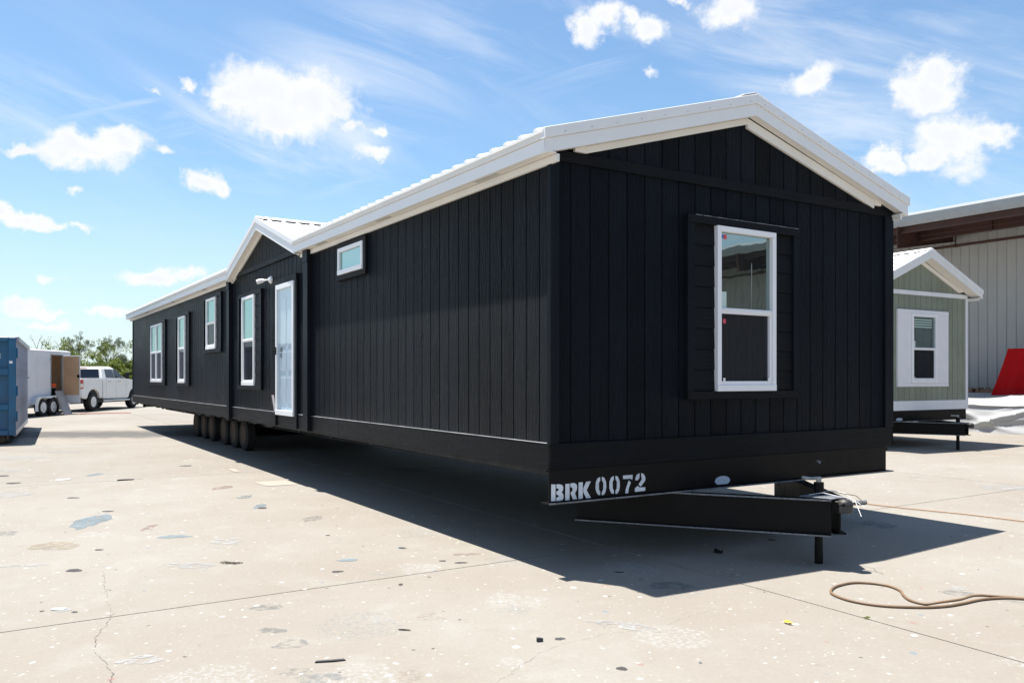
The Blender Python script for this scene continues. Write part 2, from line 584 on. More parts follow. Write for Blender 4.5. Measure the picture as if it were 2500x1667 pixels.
M['rubber'] = simple('tyre_rubber', (0.014, 0.0135, 0.013), 0.85, vary=0.4, vscale=12, bump=0.3, bscale=40)
M['rust_rim'] = simple('rusty_rim', (0.050, 0.030, 0.018), 0.75, vary=0.5, vscale=12)
M['alloy'] = simple('alloy_rim', (0.62, 0.62, 0.62), 0.4, metal=0.1, vary=0.2, vscale=12)
M['screen'] = glass_mat('insect_screen', 1.25, (0.60, 0.63, 0.68), (0.013, 0.0135, 0.016), 0.085)
M['glass_side'] = glass_mat('teal_glass', 1.95, (0.74, 0.98, 0.95), (0.02, 0.07, 0.075), 0.55)
M['glass_front'] = glass_mat('front_glass', 1.9, (0.80, 0.95, 0.92), (0.012, 0.02, 0.022), 0.38)
M['glass_dark'] = glass_mat('smoked_glass', 1.6, (0.9, 0.95, 1.0), (0.008, 0.010, 0.013), 0.05)
M['door_glass'] = clear_glass('storm_door_glass', 0.13, (0.93, 0.975, 1.0))
M['letter'] = paint_stain_mat('white_stencil_paint', (0.66, 0.70, 0.75), lo=0.20, scale=30)
M['overspray'] = paint_stain_mat('white_overspray', (0.42, 0.48, 0.56), lo=0.24, scale=22)
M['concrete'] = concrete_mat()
M['soil'] = simple('pale_dirt', (0.12, 0.104, 0.082), 0.95, vary=0.3, vscale=0.3, bump=0.3, bscale=4)
M['leaf_bush'] = leaf_mat('bush_leaves', (0.066, 0.104, 0.018), (0.19, 0.226, 0.043))
M['leaf_grey'] = leaf_mat('mesquite_leaves', (0.060, 0.084, 0.045), (0.122, 0.152, 0.074))
M['bark'] = simple('bark', (0.075, 0.060, 0.048), 0.9, vary=0.3)
M['deadwood'] = simple('dead_wood', (0.16, 0.145, 0.13), 0.9, vary=0.3)
M['hose'] = simple('tan_hose', (0.18, 0.115, 0.068), 0.55, vary=0.25, vscale=6)
M['flashing'] = simple('pale_flashing', (0.34, 0.35, 0.36), 0.5, vary=0.3, vscale=3)
M['green'] = siding_mat('sage_siding', (0.215, 0.240, 0.192), vary=0.03, strength=0.12, dist=0.003, spec=0.3)
M['white_trim'] = simple('white_trim_boards', (0.72, 0.73, 0.76), 0.5, vary=0.03, bump=0.05, bscale=40)

# ------------------------------------------------------------------ ground: sloping yard of concrete slabs
gmesh = MB().add([(-700, -300, -0.012), (700, -300, -0.012), (700, 1200, -0.012), (-700, 1200, -0.012)], [(0, 1, 2, 3)])
ground = gmesh.build('ground', M['soil'], kind='structure')
ground.location = (0, 0, -0.0595)
ground.rotation_euler = (math.atan(SLOPE), 0, 0)
slab0 = None
PIT = 8.0
for i in range(-7, 7):
    for j in range(-4, 9):
        cu, cv = 1.16 + (i + .5) * PIT, 0.69 + (j + .5) * PIT
        p = hw(cu, cv)
        if slab0 is None:
            h = PIT / 2 - 0.0065
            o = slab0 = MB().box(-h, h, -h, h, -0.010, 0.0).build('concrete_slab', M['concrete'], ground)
        else:
            o = copy_of(slab0, ground)
        o.location = (p.x, p.y, 0)
        o.rotation_euler = (0, 0, TH)

PAINT = {'blue': (0.165, 0.205, 0.23), 'red': (0.24, 0.16, 0.145), 'cream': (0.29, 0.25, 0.19), 'teal': (0.11, 0.165, 0.19), 'white': (0.34, 0.345, 0.345),
         'grey': (0.165, 0.165, 0.16), 'dark': (0.05, 0.05, 0.054), 'bluegrey': (0.168, 0.178, 0.183), 'crack': (0.10, 0.09, 0.08)}
PM = {k: paint_stain_mat('paint_' + k, v, {'dark': 0.22, 'crack': 0.36, 'blue': 0.33, 'cream': 0.36}.get(k, 0.40), soft=0.2, top={'dark': .72, 'blue': .8, 'bluegrey': .42, 'grey': .45, 'crack': .7}.get(k, .62)) for k, v in PAINT.items()}


def stain(x, y, rx, ry, col, ang=0.0, rag=0.28, n=26, seed=0):
    r = random.Random(seed * 31 + int(x * 100) + int(y * 17))
    ph = [r.uniform(0, 6.3) for _ in range(4)]
    pts = []
    for k in range(n):
        t = 2 * math.pi * k / n
        rr = 1 + rag * (0.5 * math.sin(2 * t + ph[0]) + 0.35 * math.sin(3 * t + ph[1]) + 0.3 * math.sin(7 * t + ph[2])) + r.uniform(-.12, .12) * rag * 2
        a, b = rx * rr * math.cos(t), ry * rr * math.sin(t)
        pts.append((x + a * math.cos(ang) - b * math.sin(ang), y + a * math.sin(ang) + b * math.cos(ang), 0.003))
    MB().add(pts, [tuple(range(n))]).build('paint_stain', PM[col], ground)


for a in [(-4.76, 9.42, .165, .46, 'blue', .25), (-3.94, 9.05, .055, .18, 'red'), (-3.46, 8.53, .15, .085, 'blue'), (-4.43, 8.07, .21, .21, 'cream', .2),
          (-6.9, 13.78, .10, .18, 'blue'), (-3.62, 11.29, .10, .14, 'teal'), (-3.18, 10.51, .07, .15, 'blue'), (-4.24, 12.2, .13, .2, 'red'),
          (-3.17, 5.88, .05, .05, 'white'), (-4.29, 7.24, .22, .05, 'white', .25), (-1.22, 4.66, .10, .055, 'grey'), (-1.05, 4.57, .13, .08, 'bluegrey'),
          (-1.56, 5.41, .09, .06, 'bluegrey'), (-1.36, 5.14, .1, .09, 'bluegrey'), (-0.43, 7.7, .12, .05, 'red'), (-1.47, 7.46, .08, .06, 'blue'),
          (-2.17, 4.85, .14, .07, 'white', .3), (-9.74, 16.49, .5, .3, 'white'), (-9.63, 17.88, .4, .25, 'white'), (-2.82, 8.28, .17, .16, 'white'),
          (-2.79, 7.25, .22, .12, 'white'), (0.75, 5.51, .27, .07, 'white', -.5), (0.05, 4.59, .035, .03, 'white'), (3.75, 6.13, .16, .06, 'bluegrey'),
          (3.38, 6.34, .12, .07, 'bluegrey'), (3.46, 6.48, .08, .05, 'white'), (-1.48, 14.5, .55, .4, 'white'), (-1.75, 5.95, .12, .07, 'bluegrey'),
          (5.55, 7.9, .25, .16, 'bluegrey'), (1.25, 6.55, .2, .11, 'bluegrey'), (7.4, 12.2, .5, .3, 'white'), (8.6, 12.6, .9, .09, 'white', .1), (4.05, 9.2, .18, .2, 'bluegrey'),
          (-5.3, 8.7, .16, .14, 'bluegrey'), (-6.9, 11.5, .3, .3, 'white'), (-8.8, 14.4, .4, .3, 'white'), (-2.3, 9.6, .10, .2, 'grey')]:
    stain(*a)
for a in [(-3.71, 7.06, .085, .07), (-1.47, 7.02, .06, .045), (-0.88, 6.59, .025, .04), (-5.9, 15.09, .14, .1), (-3.91, 7.89, .05, .04), (-1.05, 7.97, .05, .045),
          (0.62, 4.71, .042, .035), (0.30, 5.24, .045, .03), (1.92, 7.77, .055, .07), (-7.6, 12.7, .12, .12), (-8.3, 13.6, .13, .1), (-3.1, 10.35, .08, .08),
          (-4.9, 10.1, .08, .06), (-0.45, 7.35, .07, .04), (-0.62, 7.42, .04, .03), (-1.9, 8.6, .03, .03), (-3.3, 5.85, .02, .02), (-3.06, 5.83, .03, .025), (2.6, 8.35, .05, .05),
          (0.9, 7.0, .06, .03), (-5.9, 11.2, .1, .07)]:
    stain(a[0], a[1], a[2] * .78, a[3] * .78, 'dark', 0.0, 0.22)


def crack(pts, w, seed=1):
    """an open crack: a narrow dark ragged groove ribbon lying just on the slab"""
    r = random.Random(seed)
    fine = []
    for a, b in zip(pts[:-1], pts[1:]):
        n = max(2, int(math.dist(a, b) / 0.035))
        for k in range(n):
            t = k / n
            fine.append((a[0] + (b[0] - a[0]) * t + r.uniform(-.012, .012), a[1] + (b[1] - a[1]) * t + r.uniform(-.012, .012)))
    m = MB()
    for k in range(len(fine) - 1):
        a, b = Vector(fine[k]), Vector(fine[k + 1])
        d = (b - a).normalized()
        n = Vector((-d.y, d.x)) * w * r.uniform(.15, .55)
        q = [a - n, b - n, b + n, a + n]
        m.add([(p.x, p.y, 0.0025) for p in q], [(0, 1, 2, 3)])
    m.build('crack', PM['crack'], ground)


crack([(-3.43, 7.007), (-3.265, 6.677), (-2.996, 6.161), (-2.769, 5.781)], .0035, 1)
crack([(-2.769, 5.781), (-2.667, 5.426), (-2.621, 5.248), (-2.517, 5.001), (-2.323, 4.776), (-2.22, 4.62), (-2.16, 4.49), (-2.1, 4.2)], .006, 2)
crack([(0.0, 4.649), (0.075, 4.807), (0.169, 4.984), (0.295, 5.128), (0.451, 5.229), (0.6, 5.343), (0.789, 5.397), (1.011, 5.528), (1.229, 5.737), (1.492, 5.952)], .0028, 3)
crack([(-0.2, 4.3), (0.0, 4.649)], .004, 6)
crack([(-3.15 * .847 - 2.24 * .532 + .318 + .4, 7.05), (-2.9, 7.35), (-2.75, 7.42)], .003, 4)
crack([(3.0, 4.2), (3.35, 4.5), (3.5, 4.75)], .003, 5)


# ------------------------------------------------------------------ houses on wheels
def wheel_set(parent, positions, r=0.34, w=0.20, rim='rust_rim', tyre='rubber', ax='x'):
    """each wheel is a tyre with a rim sub-part, standing on the ground"""
    first = None
    for (u, v, z) in positions:
        if first is None:
            prof = [(-w / 2, r * .62), (-w / 2, r * .90), (-w * .36, r), (w * .36, r), (w / 2, r * .90), (w / 2, r * .62)]
            first = MB().lathe(prof, 28, 'x', caps=False).build('wheel', M[tyre], parent, smooth=True)
            m = MB().lathe([(-w * .50, r * .645), (-w * .52, r * .60), (-w * .30, r * .56), (-w * .26, r * .30), (-w * .34, r * .22), (-w * .34, r * .05)], 24, 'x')
            for k in range(5):
                t = 2 * math.pi * k / 5
                m.lathe([(-w * .40, .014), (-w * .3, .016)], 6, 'x', (0, r * .36 * math.cos(t), r * .36 * math.sin(t)))
            rim_o = m.build('rim', M[rim], first, smooth=True)
            o = first
        else:
            o = copy_of(first, parent)
        o.location = (u, v, z + r)
        o.rotation_euler = (0, 0, 0)
        if u > parent.get('mid', 2.0):
            o.rotation_euler = (0, 0, math.pi)


class House:
    def __init__(s, root, W, Ln, zb, zbt, zc, zp, m, ov, rise, mats):
        s.root, s.W, s.Ln, s.zb, s.zbt, s.zc, s.zp, s.m, s.ov, s.rise, s.mt = root, W, Ln, zb, zbt, zc, zp, m, ov, rise, mats

    def ztop(s, u):
        return s.zp - s.m * abs(u - s.W / 2)

    def R(s, mb):                                            # the roof line climbs slightly towards the back
        return mb.map(lambda x, y, z: (x, y, z + s.rise * y))

    def fb(s, mb, face, a0, a1, z0, z1, d0, d1):
        """box on a face: a along the wall, z up, d outwards"""
        if face == 'left': return mb.box(-d1, -d0, a0, a1, z0, z1)
        if face == 'right': return mb.box(s.W + d0, s.W + d1, a0, a1, z0, z1)
        if face == 'front': return mb.box(a0, a1, -d1, -d0, z0, z1)
        return mb.box(a0, a1, s.Ln + d0, s.Ln + d1, z0, z1)

    def part(s, name, mat, face, a0, a1, z0, z1, d0, d1, parent=None, bevel=0.003):
        return s.fb(MB(), face, a0, a1, z0, z1, d0, d1).build(name, M[mat], parent or s.root, bevel)

    def slope_bar(s, u0, u1, v0, v1, dz0, dz1, name, mat, parent=None, bevel=0.0, rise=True, c0=None, c1=None):
        """bar that follows the roof slope from u0 to u1 (one side of the ridge)"""
        p = [(u0, v0, s.ztop(u0) + dz0), (u1, v0, s.ztop(u1) + dz0), (u1, v1, s.ztop(u1) + dz0), (u0, v1, s.ztop(u0) + dz0),
             (u0, v0, s.ztop(u0) + dz1), (u1, v0, s.ztop(u1) + dz1), (u1, v1, s.ztop(u1) + dz1), (u0, v1, s.ztop(u0) + dz1)]
        mb = MB().hexa(p)
        if rise: s.R(mb)
        return mb.build(name, M[mat], parent or s.root, bevel)

    def window(s, face, a0, a1, z0, z1, zm, pane='glass_side', d0=-0.02, d1=0.03, fw=0.052, sticker=False, single=False):
        w = MB()
        s.fb(w, face, a0, a1, z1 - fw, z1, d0, d1)
        s.fb(w, face, a0, a1, z0, z0 + fw * 1.15, d0, d1 + .004)
        s.fb(w, face, a0, a0 + fw, z0 + fw * 1.15, z1 - fw, d0, d1)
        s.fb(w, face, a1 - fw, a1, z0 + fw * 1.15, z1 - fw, d0, d1)
        w = w.build('window', M['vinyl'], s.root, 0.003)
        b0, b1 = a0 + fw, a1 - fw
        if single:
            s.part('pane', pane, face, b0, b1, z0 + fw * 1.15, z1 - fw, -0.012, 0.004, w, 0)
            return w
        r = MB()
        s.fb(r, face, b0, b1, zm - .022, zm + .032, d0, d1 - .008)
        s.fb(r, face, b0, b1, zm + .002, zm + .018, d1 - .008, d1 + .002)
        r.build('meeting_rail', M['vinyl'], w, 0.003)
        s.part('pane', pane, face, b0, b1, zm + .032, z1 - fw, -0.012, 0.002, w, 0)
        sh = MB()
        q = 0.03
        s.fb(sh, face, b0, b0 + q * .5, z0 + fw * 1.15, zm - .022, d0, d1 - .014)
        s.fb(sh, face, b1 - q, b1, z0 + fw * 1.15, zm - .022, d0, d1 - .014)
        s.fb(sh, face, b0 + q * .5, b1 - q, z0 + fw * 1.15, z0 + fw * 1.15 + .035, d0, d1 - .014)
        sh.build('sash', M['vinyl'], w, 0.003)
        s.part('insect_screen', 'screen', face, b0 + q * .5, b1 - q, z0 + fw * 1.15 + .035, zm - .022, -0.012, 0.004, w, 0)
        lat = MB()
        for a in (b0 + .03, b1 - .06):
            s.fb(lat, face, a, a + .022, z0 + fw * 1.15 + .03, z0 + fw * 1.15 + .065, d1 - .014, d1 - .006)
        lat.build('screen_clip', M['vinyl'], w)
        return w

    def surround(s, face, a0, a1, z0, z1, b0, b1, mat_h, lap, head=0.075, side=0.085, d=0.022):
        """trim boards round a window, with short lap boards filling in at both sides like shutters"""
        s.part('trim_board', mat_h, face, a0, a1, z1 - head, z1, -0.02, d)
        s.part('trim_board', mat_h, face, a0, a1, z0, z0 + head, -0.02, d)
        s.part('trim_board', 'trim_z', face, a0, a0 + side, z0 + head, z1 - head, -0.02, d - .003)
        s.part('trim_board', 'trim_z', face, a1 - side, a1, z0 + head, z1 - head, -0.02, d - .003)
        n = max(1, round((z1 - z0 - 2 * head) / lap))
        h = (z1 - z0 - 2 * head) / n
        for x0, x1 in ((a0 + side, b0), (b1, a1 - side)):
            if x1 - x0 < .06: continue
            for k in range(n):
                y0 = z0 + head + k * h
                mb = MB()
                if face == 'left':
                    pts = [(.019, y0 + .004), (-.004, y0 + .004), (.003, y0 + h), (.019, y0 + h)]
                    mb.prism(pts, 'y', x0, x1)
                else:
                    pts = [(.019, y0 + .004), (-.004, y0 + .004), (.003, y0 + h), (.019, y0 + h)]
                    mb.prism(pts, 'x', x0, x1)
                mb.build('shutter_board', M[mat_h], s.root)

    def boards(s, face, edges, zlo, zhi, mat, d0=-0.034, d1=-0.02, gap=0.0052, name='siding_board'):
        """vertical boards with open grooves between them; zhi(a) gives the top"""
        for a0, a1 in zip(edges[:-1], edges[1:]):
            l, r = a0 + gap, a1 - gap
            if r - l < 0.02: continue
            t0, t1 = zhi(l), zhi(r)
            if max(t0, t1) - zlo < 0.03: continue
            t0, t1 = max(t0, zlo + .005), max(t1, zlo + .005)
            if face == 'left':
                p = [(-d1, l, zlo), (-d0, l, zlo), (-d0, r, zlo), (-d1, r, zlo), (-d1, l, t0), (-d0, l, t0), (-d0, r, t1), (-d1, r, t1)]
            elif face == 'right':
                p = [(s.W + d0, l, zlo), (s.W + d1, l, zlo), (s.W + d1, r, zlo), (s.W + d0, r, zlo), (s.W + d0, l, t0), (s.W + d1, l, t0), (s.W + d1, r, t1), (s.W + d0, r, t1)]
            elif face == 'front':
                p = [(l, -d1, zlo), (r, -d1, zlo), (r, -d0, zlo), (l, -d0, zlo), (l, -d1, t0), (r, -d1, t1), (r, -d0, t1), (l, -d0, t0)]
            else:
                p = [(l, s.Ln + d0, zlo), (r, s.Ln + d0, zlo), (r, s.Ln + d1, zlo), (l, s.Ln + d1, zlo), (l, s.Ln + d0, t0), (r, s.Ln + d0, t1), (r, s.Ln + d1, t1), (l, s.Ln + d1, t0)]
            MB().hexa(p).build(name, M[mat], s.root, 0.002)

    def shell(s):
        W, Ln = s.W, s.Ln
        e = 0.034
        sec = [(e, s.zb + .0), (W - e, s.zb + .0), (W - e, s.zc), (W - e, s.ztop(W) - .24), (W / 2, s.zp - .06), (e, s.ztop(0) - .24), (e, s.zc)]
        s.R(MB().prism([(x, z) for x, z in sec], 'y', e, Ln - e)).build('wall_core', M[s.mt['core']], s.root)

    def roof_side(s, side, v0, v1, n, ustart=None, pitch=0.24):
        """corrugated metal panels on one slope, each panel with its ribs"""
        W = s.W
        w = (v1 - v0) / n
        sgn = 1 if side == 'left' else -1
        e = -s.ov - .02 if ustart is None else ustart
        c = W / 2
        k = max(1, round(w / pitch))
        first = None
        for i in range(n):
            y = v0 + i * w
            if first is None:
                def P(u, yy, dz):
                    uu = u if sgn > 0 else W - u
                    return (uu, yy, s.ztop(uu) + dz)
                m = MB()
                m.hexa([P(e, .002, -.022), P(c, .002, -.022), P(c, w - .002, -.022), P(e, w - .002, -.022),
                        P(e, .002, 0), P(c, .002, 0), P(c, w - .002, 0), P(e, w - .002, 0)])
                for j in range(k):
                    y0 = (j + .5) * w / k
                    m.hexa([P(e, y0 - .035, .0005), P(c, y0 - .035, .0005), P(c, y0 + .035, .0005), P(e, y0 + .035, .0005),
                            P(e, y0 - .018, .030), P(c, y0 - .018, .030), P(c, y0 + .018, .030), P(e, y0 + .018, .030)])
                o = first = m.build('roof_panel', M['white_roof'], s.root)
            else:
                o = copy_of(first, s.root)
            o.location = (0, y, s.rise * y)

    def eave(s, side, v0, v1, vents=()):
        W = s.W
        sg = (lambda x: -x) if side == 'left' else (lambda x: W + x)
        zt = s.ztop(-s.ov)
        def bar(d0, d1, z0, z1, name, mat, bev=.002):
            m = MB().box(sg(d0), sg(d1), v0, v1, z0, z1)
            s.R(m).build(name, M[mat], s.root, bev)
        bar(s.ov - .025, s.ov + .012, zt - .075, zt - .024, 'drip_edge', 'cream')
        bar(s.ov - .025, s.ov, zt - .185, zt - .077, 'fascia', 'white_metal')
        bar(0.012, s.ov - .026, zt - .183, zt - .172, 'soffit', 'cream')
        bar(-.02, 0.01, zt - .245, zt - .183, 'frieze_board', 'cream')
        if len(vents):
            m = MB()
            for a in vents:
                for k in range(9):
                    m.box(sg(.03), sg(s.ov - .04), a + k * .045, a + k * .045 + .022, zt - .1845, zt - .183)
            s.R(m).build('soffit_vent', M['galv'], s.root)

    def rake(s, front=True, b=0.10):
        c, W, ov = s.W / 2, s.W, s.ov
        v0, v1 = (-b, 0) if front else (s.Ln + b, s.Ln)
        g = 1 if front else -1
        for u0, u1 in ((-ov - .015, c), (c, W + ov + .015)):
            s.slope_bar(u0, u1, v0 - .018 * g, v0 + .05 * g, -.078, .012, 'rake_trim', 'white_metal', bevel=.004)
        for u0, u1 in ((-ov, c), (c, W + ov)):
            s.slope_bar(u0, u1, v0, v0 + .022 * g, -.192, -.079, 'rake_board', 'white_metal', bevel=.002)
            s.slope_bar(u0, u1, v0 + .022 * g, v1 - .012 * g, -.190, -.178, 'rake_soffit', 'cream')
        if front:
            for u0, u1, lo_ in ((.36, c - .02, -.250), (c - .02, W - .36, -.285)):
                s.slope_bar(u0, u1, -.012, .02, lo_, -.190, 'frieze_board', 'cream', bevel=.003)
            for u0, u1, k in ((.24, .36, 0), (W - .36, W - .24, 1)):
                za = [-.215 - (.035 if k else 0) * 1, -.250] if not k else [-.250, -.215]
                p = []
                for dz in ('lo', 'hi'):
                    for uu, vv in ((u0, -.012), (u1, -.012), (u1, .02), (u0, .02)):
                        lo = za[0] if uu == u0 else za[1]
                        p.append((uu, vv, s.ztop(uu) + (lo if dz == 'lo' else -.190)))
                s.R(MB().hexa(p)).build('frieze_board', M['cream'], s.root)

    def screws(s, b=0.10):
        m = MB()
        for k in range(9):
            for sgn in (-1, 1):
                u = s.W / 2 + sgn * (.1 + k * (s.W / 2) / 8.6)
                m.lathe([(-b - .021, .0045), (-b - .017, .0045)], 6, 'y', (u, 0, s.ztop(u) - .05))
        m.build('trim_screws', M['galv'], s.root, kind='stuff')

    def chassis(s, uA, uB, zf0, zf1, uc, jack_v, jack_u, ground_at, letters=None, rails=(1.06, 3.44), drop=.313):
        cm = MB()
        cm.box(uA, uB, .006, .022, zf0 + .012, zf1)
        cm.box(uA - .035, uB + .06, -.045, .075, zf0, zf0 + .011)
        cm.box(uA - .02, uB + .02, .023, .075, zf1 - .011, zf1 - .001)
        cm = cm.build('front_crossmember', M['steel_black'], s.root, .002)
        MB().box(uA - .037, uB + .06, -.0475, -.0455, zf0 - .001, zf0 + .012).build('flange_edge_highlight', M['steel_edge'], cm)  # highlight on the flange edge, painted in as a thin pale strip
        for r in rails:
            m = MB().box(r - .005, r + .005, .08, s.Ln - .1, zf0 + .03, zf1 - .02)
            m.box(r - .06, r + .06, .08, s.Ln - .1, zf0 + .018, zf0 + .03)
            m.build('chassis_rail', M['steel_black'], s.root)
        n = int(s.Ln / 1.4)
        first = None
        for k in range(1, n):
            if first is None:
                first = MB().box(.25, s.W - .25, -.03, .03, zf1 - .10, zf1 - .012).build('floor_outrigger', M['steel_black'], s.root)
                o = first
            else:
                o = copy_of(first, s.root)
            o.location = (0, k * s.Ln / n, 0)
        # drawbar: two beams that meet at the coupler
        tz = zf0 - .004
        for sg in (-1, 1):
            a = Vector((uc + sg * .06, jack_v - .2, 0))
            e = Vector((rails[0] if sg < 0 else rails[1], .52, 0))
            e = a + (e - a) * 1.18
            d = (e - a).normalized()
            nrm = Vector((-d.y, d.x, 0))
            def I(w0, w1, z0, z1, m):
                q = [a + nrm * w0, e + nrm * w0, e + nrm * w1, a + nrm * w1]
                m.hexa([(p.x, p.y, z0) for p in q] + [(p.x, p.y, z1) for p in q])
            m = MB()
            I(-.006, .006, tz - drop + .011, tz - .011, m)
            I(-.055, .055, tz - .011, tz, m)
            I(-.055, .055, tz - drop, tz - drop + .011, m)
            m = m.build('drawbar_beam', M['steel_black'], s.root, .0015)
            k = MB()
            I(.0555 if sg < 0 else -.057, .057 if sg < 0 else -.0555, tz - .012, tz + .001, k)
            I(.0555 if sg < 0 else -.057, .057 if sg < 0 else -.0555, tz - drop - .001, tz - drop + .012, k)
            k.build('flange_edge_highlight', M['steel_edge'], m)  # pale strips paint the light line along the drawbar flanges
        y = jack_v - .17
        MB().prism([(uc - .16, y + .22), (uc + .16, y + .22), (uc + .09, y - .06), (uc - .09, y - .06)], 'z', tz + .001, tz + .011).build('coupler_plate', M['steel_edge'], s.root, .002)
        cp = MB()
        cp.lathe([(tz - .105, .064), (tz - .03, .068), (tz - .006, .056), (tz + .008, .03)], 16, 'z', (uc, y - .12, 0))
        cp.box(uc - .055, uc + .055, y - .12, y + .02, tz - .09, tz - .012)
        cp = cp.build('hitch_coupler', M['coupler'], s.root, .003, smooth=True)
        MB().box(uc - .07, uc - .035, y - .10, y - .045, tz - .11, tz - .015).tube([(uc - .055, y - .075, tz - .06), (uc - .055, y - .16, tz - .03)], .012, 8).build('coupler_latch', M['steel_black'], cp)
        jb = ground_at
        j = MB().lathe([(tz - drop - .02, .043), (zf0 + .115, .043)], 14, 'z', (jack_u, jack_v, 0)).build('hitch_jack', M['steel_black'], s.root, smooth=True)
        MB().lathe([(jb + .001, .036), (jb + .16, .036), (jb + .17, .034), (tz - drop, .034)], 14, 'z', (jack_u, jack_v, 0)).build('jack_leg', M['steel_black'], j, smooth=True)
        MB().lathe([(zf0 + .115, .02), (zf0 + .15, .026), (zf0 + .165, .02)], 12, 'z', (jack_u, jack_v, 0)).tube(
            [(jack_u, jack_v, zf0 + .15), (jack_u - .07, jack_v + .04, zf0 + .148), (jack_u - .13, jack_v + .075, zf0 + .155)], [.016, .014, .018], 8).build('jack_crank', M['galv'], j, smooth=True)
        return cm


# ---- the black house
black = thing('manufactured_home', 'long black manufactured home with white metal roof on wheels, stencilled BRK0072', 'house', C0, TH)
black['mid'] = 2.3
W, LN = 4.65, 23.45
ZB, ZBT = 0.854, 1.0685
H = House(black, W, LN, ZB, ZBT, 3.36, 4.312, 0.288, 0.12, 0.0036, {'core': 'black_core'})
H.shell()
wall_top = lambda v: H.ztop(-H.ov) - .20 + H.rise * v

ed = [0.06] + [0.196 + 0.2035 * k for k in range(-0 + 0, 115)]
ed = [e for e in ed if e < LN - .06] + [LN - .06]
DV0, DV1, DVC = 6.44, 10.52, 8.48                             # dormer from, to, ridge
DZP, DM = 4.285, 0.322
dz = lambda v: DZP - DM * abs(v - DVC)


def left_top(v):
    return wall_top(v) if not (DV0 + .05 < v < DV1 - .05) else 3.475


H.boards('left', ed, ZBT, left_top, 'siding')
H.boards('right', ed[::1], ZBT, wall_top, 'siding', name='siding_board') if False else None
s_right = MB().box(W - .034, W - .02, .06, LN - .06, ZBT, 3.36)
H.R(s_right).build('side_wall_sheet', M['siding'], black)
fed = [0.09] + [0.2165 + 0.2030 * k for k in range(0, 22)]
fed = [e for e in fed if e < W - .155] + [W - .155]
BT0, BT1 = 3.40, 3.492                                        # gable trim band
H.boards('front', fed, ZBT, lambda u: BT0, 'siding')
H.boards('front', [0.02] + fed[1:-1] + [W - .02], BT1, lambda u: min(H.ztop(u) - .22, 9), 'siding')
H.part('gable_band', 'trim_u', 'front', .002, W - .002, BT0, BT1, -.03, -.004, bevel=.002)
H.part('corner_board', 'trim_z', 'front', 0.002, 0.09, ZBT, BT0, -.033, -.004, bevel=.002)
H.part('corner_board', 'trim_z', 'left', 0.002, 0.06, ZBT, wall_top(0), -.033, -.004, bevel=.002)
H.part('corner_board', 'trim_z', 'front', W - .148, W, ZBT, BT0, -.033, 0.004, bevel=.002)
H.part('corner_board', 'trim_z', 'left', LN - .06, LN, ZBT, wall_top(LN), -.033, -.004, bevel=.002)
H.part('bottom_band', 'trim_u', 'front', 0.0, W, ZB, ZBT, -.033, 0.0, bevel=.003)
for v0, v1 in ((0.002, 4.88), (4.884, 6.0), (6.19, 6.585), (7.79, 10.575), (10.745, 15.46), (15.464, 20.3), (20.304, LN)):
    H.part('bottom_band', 'trim_v', 'left', v0, v1, ZB, ZBT, -.033, 0.0, bevel=.003)
for v0, v1 in ((0.06, 5.99), (6.19, 6.585), (7.79, 10.565), (10.745, LN - .06)):
    H.part('band_flashing', 'flashing', 'left', v0, v1, ZBT + .0005, ZBT + .0035, -.0198, .002, bevel=0)
H.part('bottom_band', 'trim_v', 'right', 0.0, LN, ZB, ZBT, -.033, 0.0, bevel=.003)
H.part('bottom_band', 'trim_u', 'back', 0.0, W, ZB, ZBT, -.033, 0.0, bevel=.003)
H.R(MB().box(.02, W - .02, LN - .034, LN - .02, ZBT, 3.36)).build('rear_wall_sheet', M['siding'], black)

# roof
H.roof_side('left', -.095, DV0 + .04, 7)
H.roof_side('left', DV0 + .04, DV1 - .04, 4, ustart=.04)
H.roof_side('left', DV1 - .04, 23.9, 14)
H.roof_side('right', -.095, 23.9, 26)
H.eave('left', -.098, DV0 + .02, vents=(.75, 3.1, 5.2))
H.eave('left', DV1 - .02, 23.9, vents=(12.5, 16.0, 20.0))
H.eave('right', -.098, 23.9)
H.rake(True)
H.rake(False, .45)
H.screws()
for u0, u1 in ((W / 2 - .17, W / 2), (W / 2, W / 2 + .17)):
    H.slope_bar(u0, u1, -.10, 23.9, .026, .034, 'ridge_cap', 'white_metal', bevel=.002)
H.slope_bar(-.132, -.03, -.098, -.06, -.010, .012, 'rib_closure', 'dark_gap')

# dormer gable over the door
dorm = MB()
dorm.add([(-.0 + .034, DV0, 3.3), (.034, DV1, 3.3), (.034, DV1, dz(DV1) - .2), (.034, DVC, DZP - .2), (.034, DV0, dz(DV0) - .2),
          (.30, DV0, 3.3), (.30, DV1, 3.3), (.30, DV1, dz(DV1) - .2), (.30, DVC, DZP - .2), (.30, DV0, dz(DV0) - .2)],
         [(0, 1, 2, 3, 4), (9, 8, 7, 6, 5), (0, 5, 6, 1), (1, 6, 7, 2), (2, 7, 8, 3), (3, 8, 9, 4), (4, 9, 5, 0)])
dorm = dorm.build('dormer', M['black_core'], black)
H2 = House(dorm, W, LN, 0, 0, 0, 0, 0, .12, 0, {})
H2.boards('left', [e for e in ed if DV0 - .1 < e < DV1 + .1], 3.555, lambda v: dz(v) - .21, 'siding', name='dormer_board')
H.part('dormer_band', 'trim_v', 'left', DV0 + .02, DV1 - .1, 3.475, 3.555, -.03, .004, dorm, .002)


def dbar(v0, v1, d0, d1, z0, z1, name, mat, bev=.002):
    """bar following one slope of the dormer, d outwards from the wall"""
    p = []
    for zz in (z0, z1):
        p += [(-d1, v0, dz(v0) + zz), (-d0, v0, dz(v0) + zz), (-d0, v1, dz(v1) + zz), (-d1, v1, dz(v1) + zz)]
    MB().hexa(p).build(name, M[mat], dorm, bev)


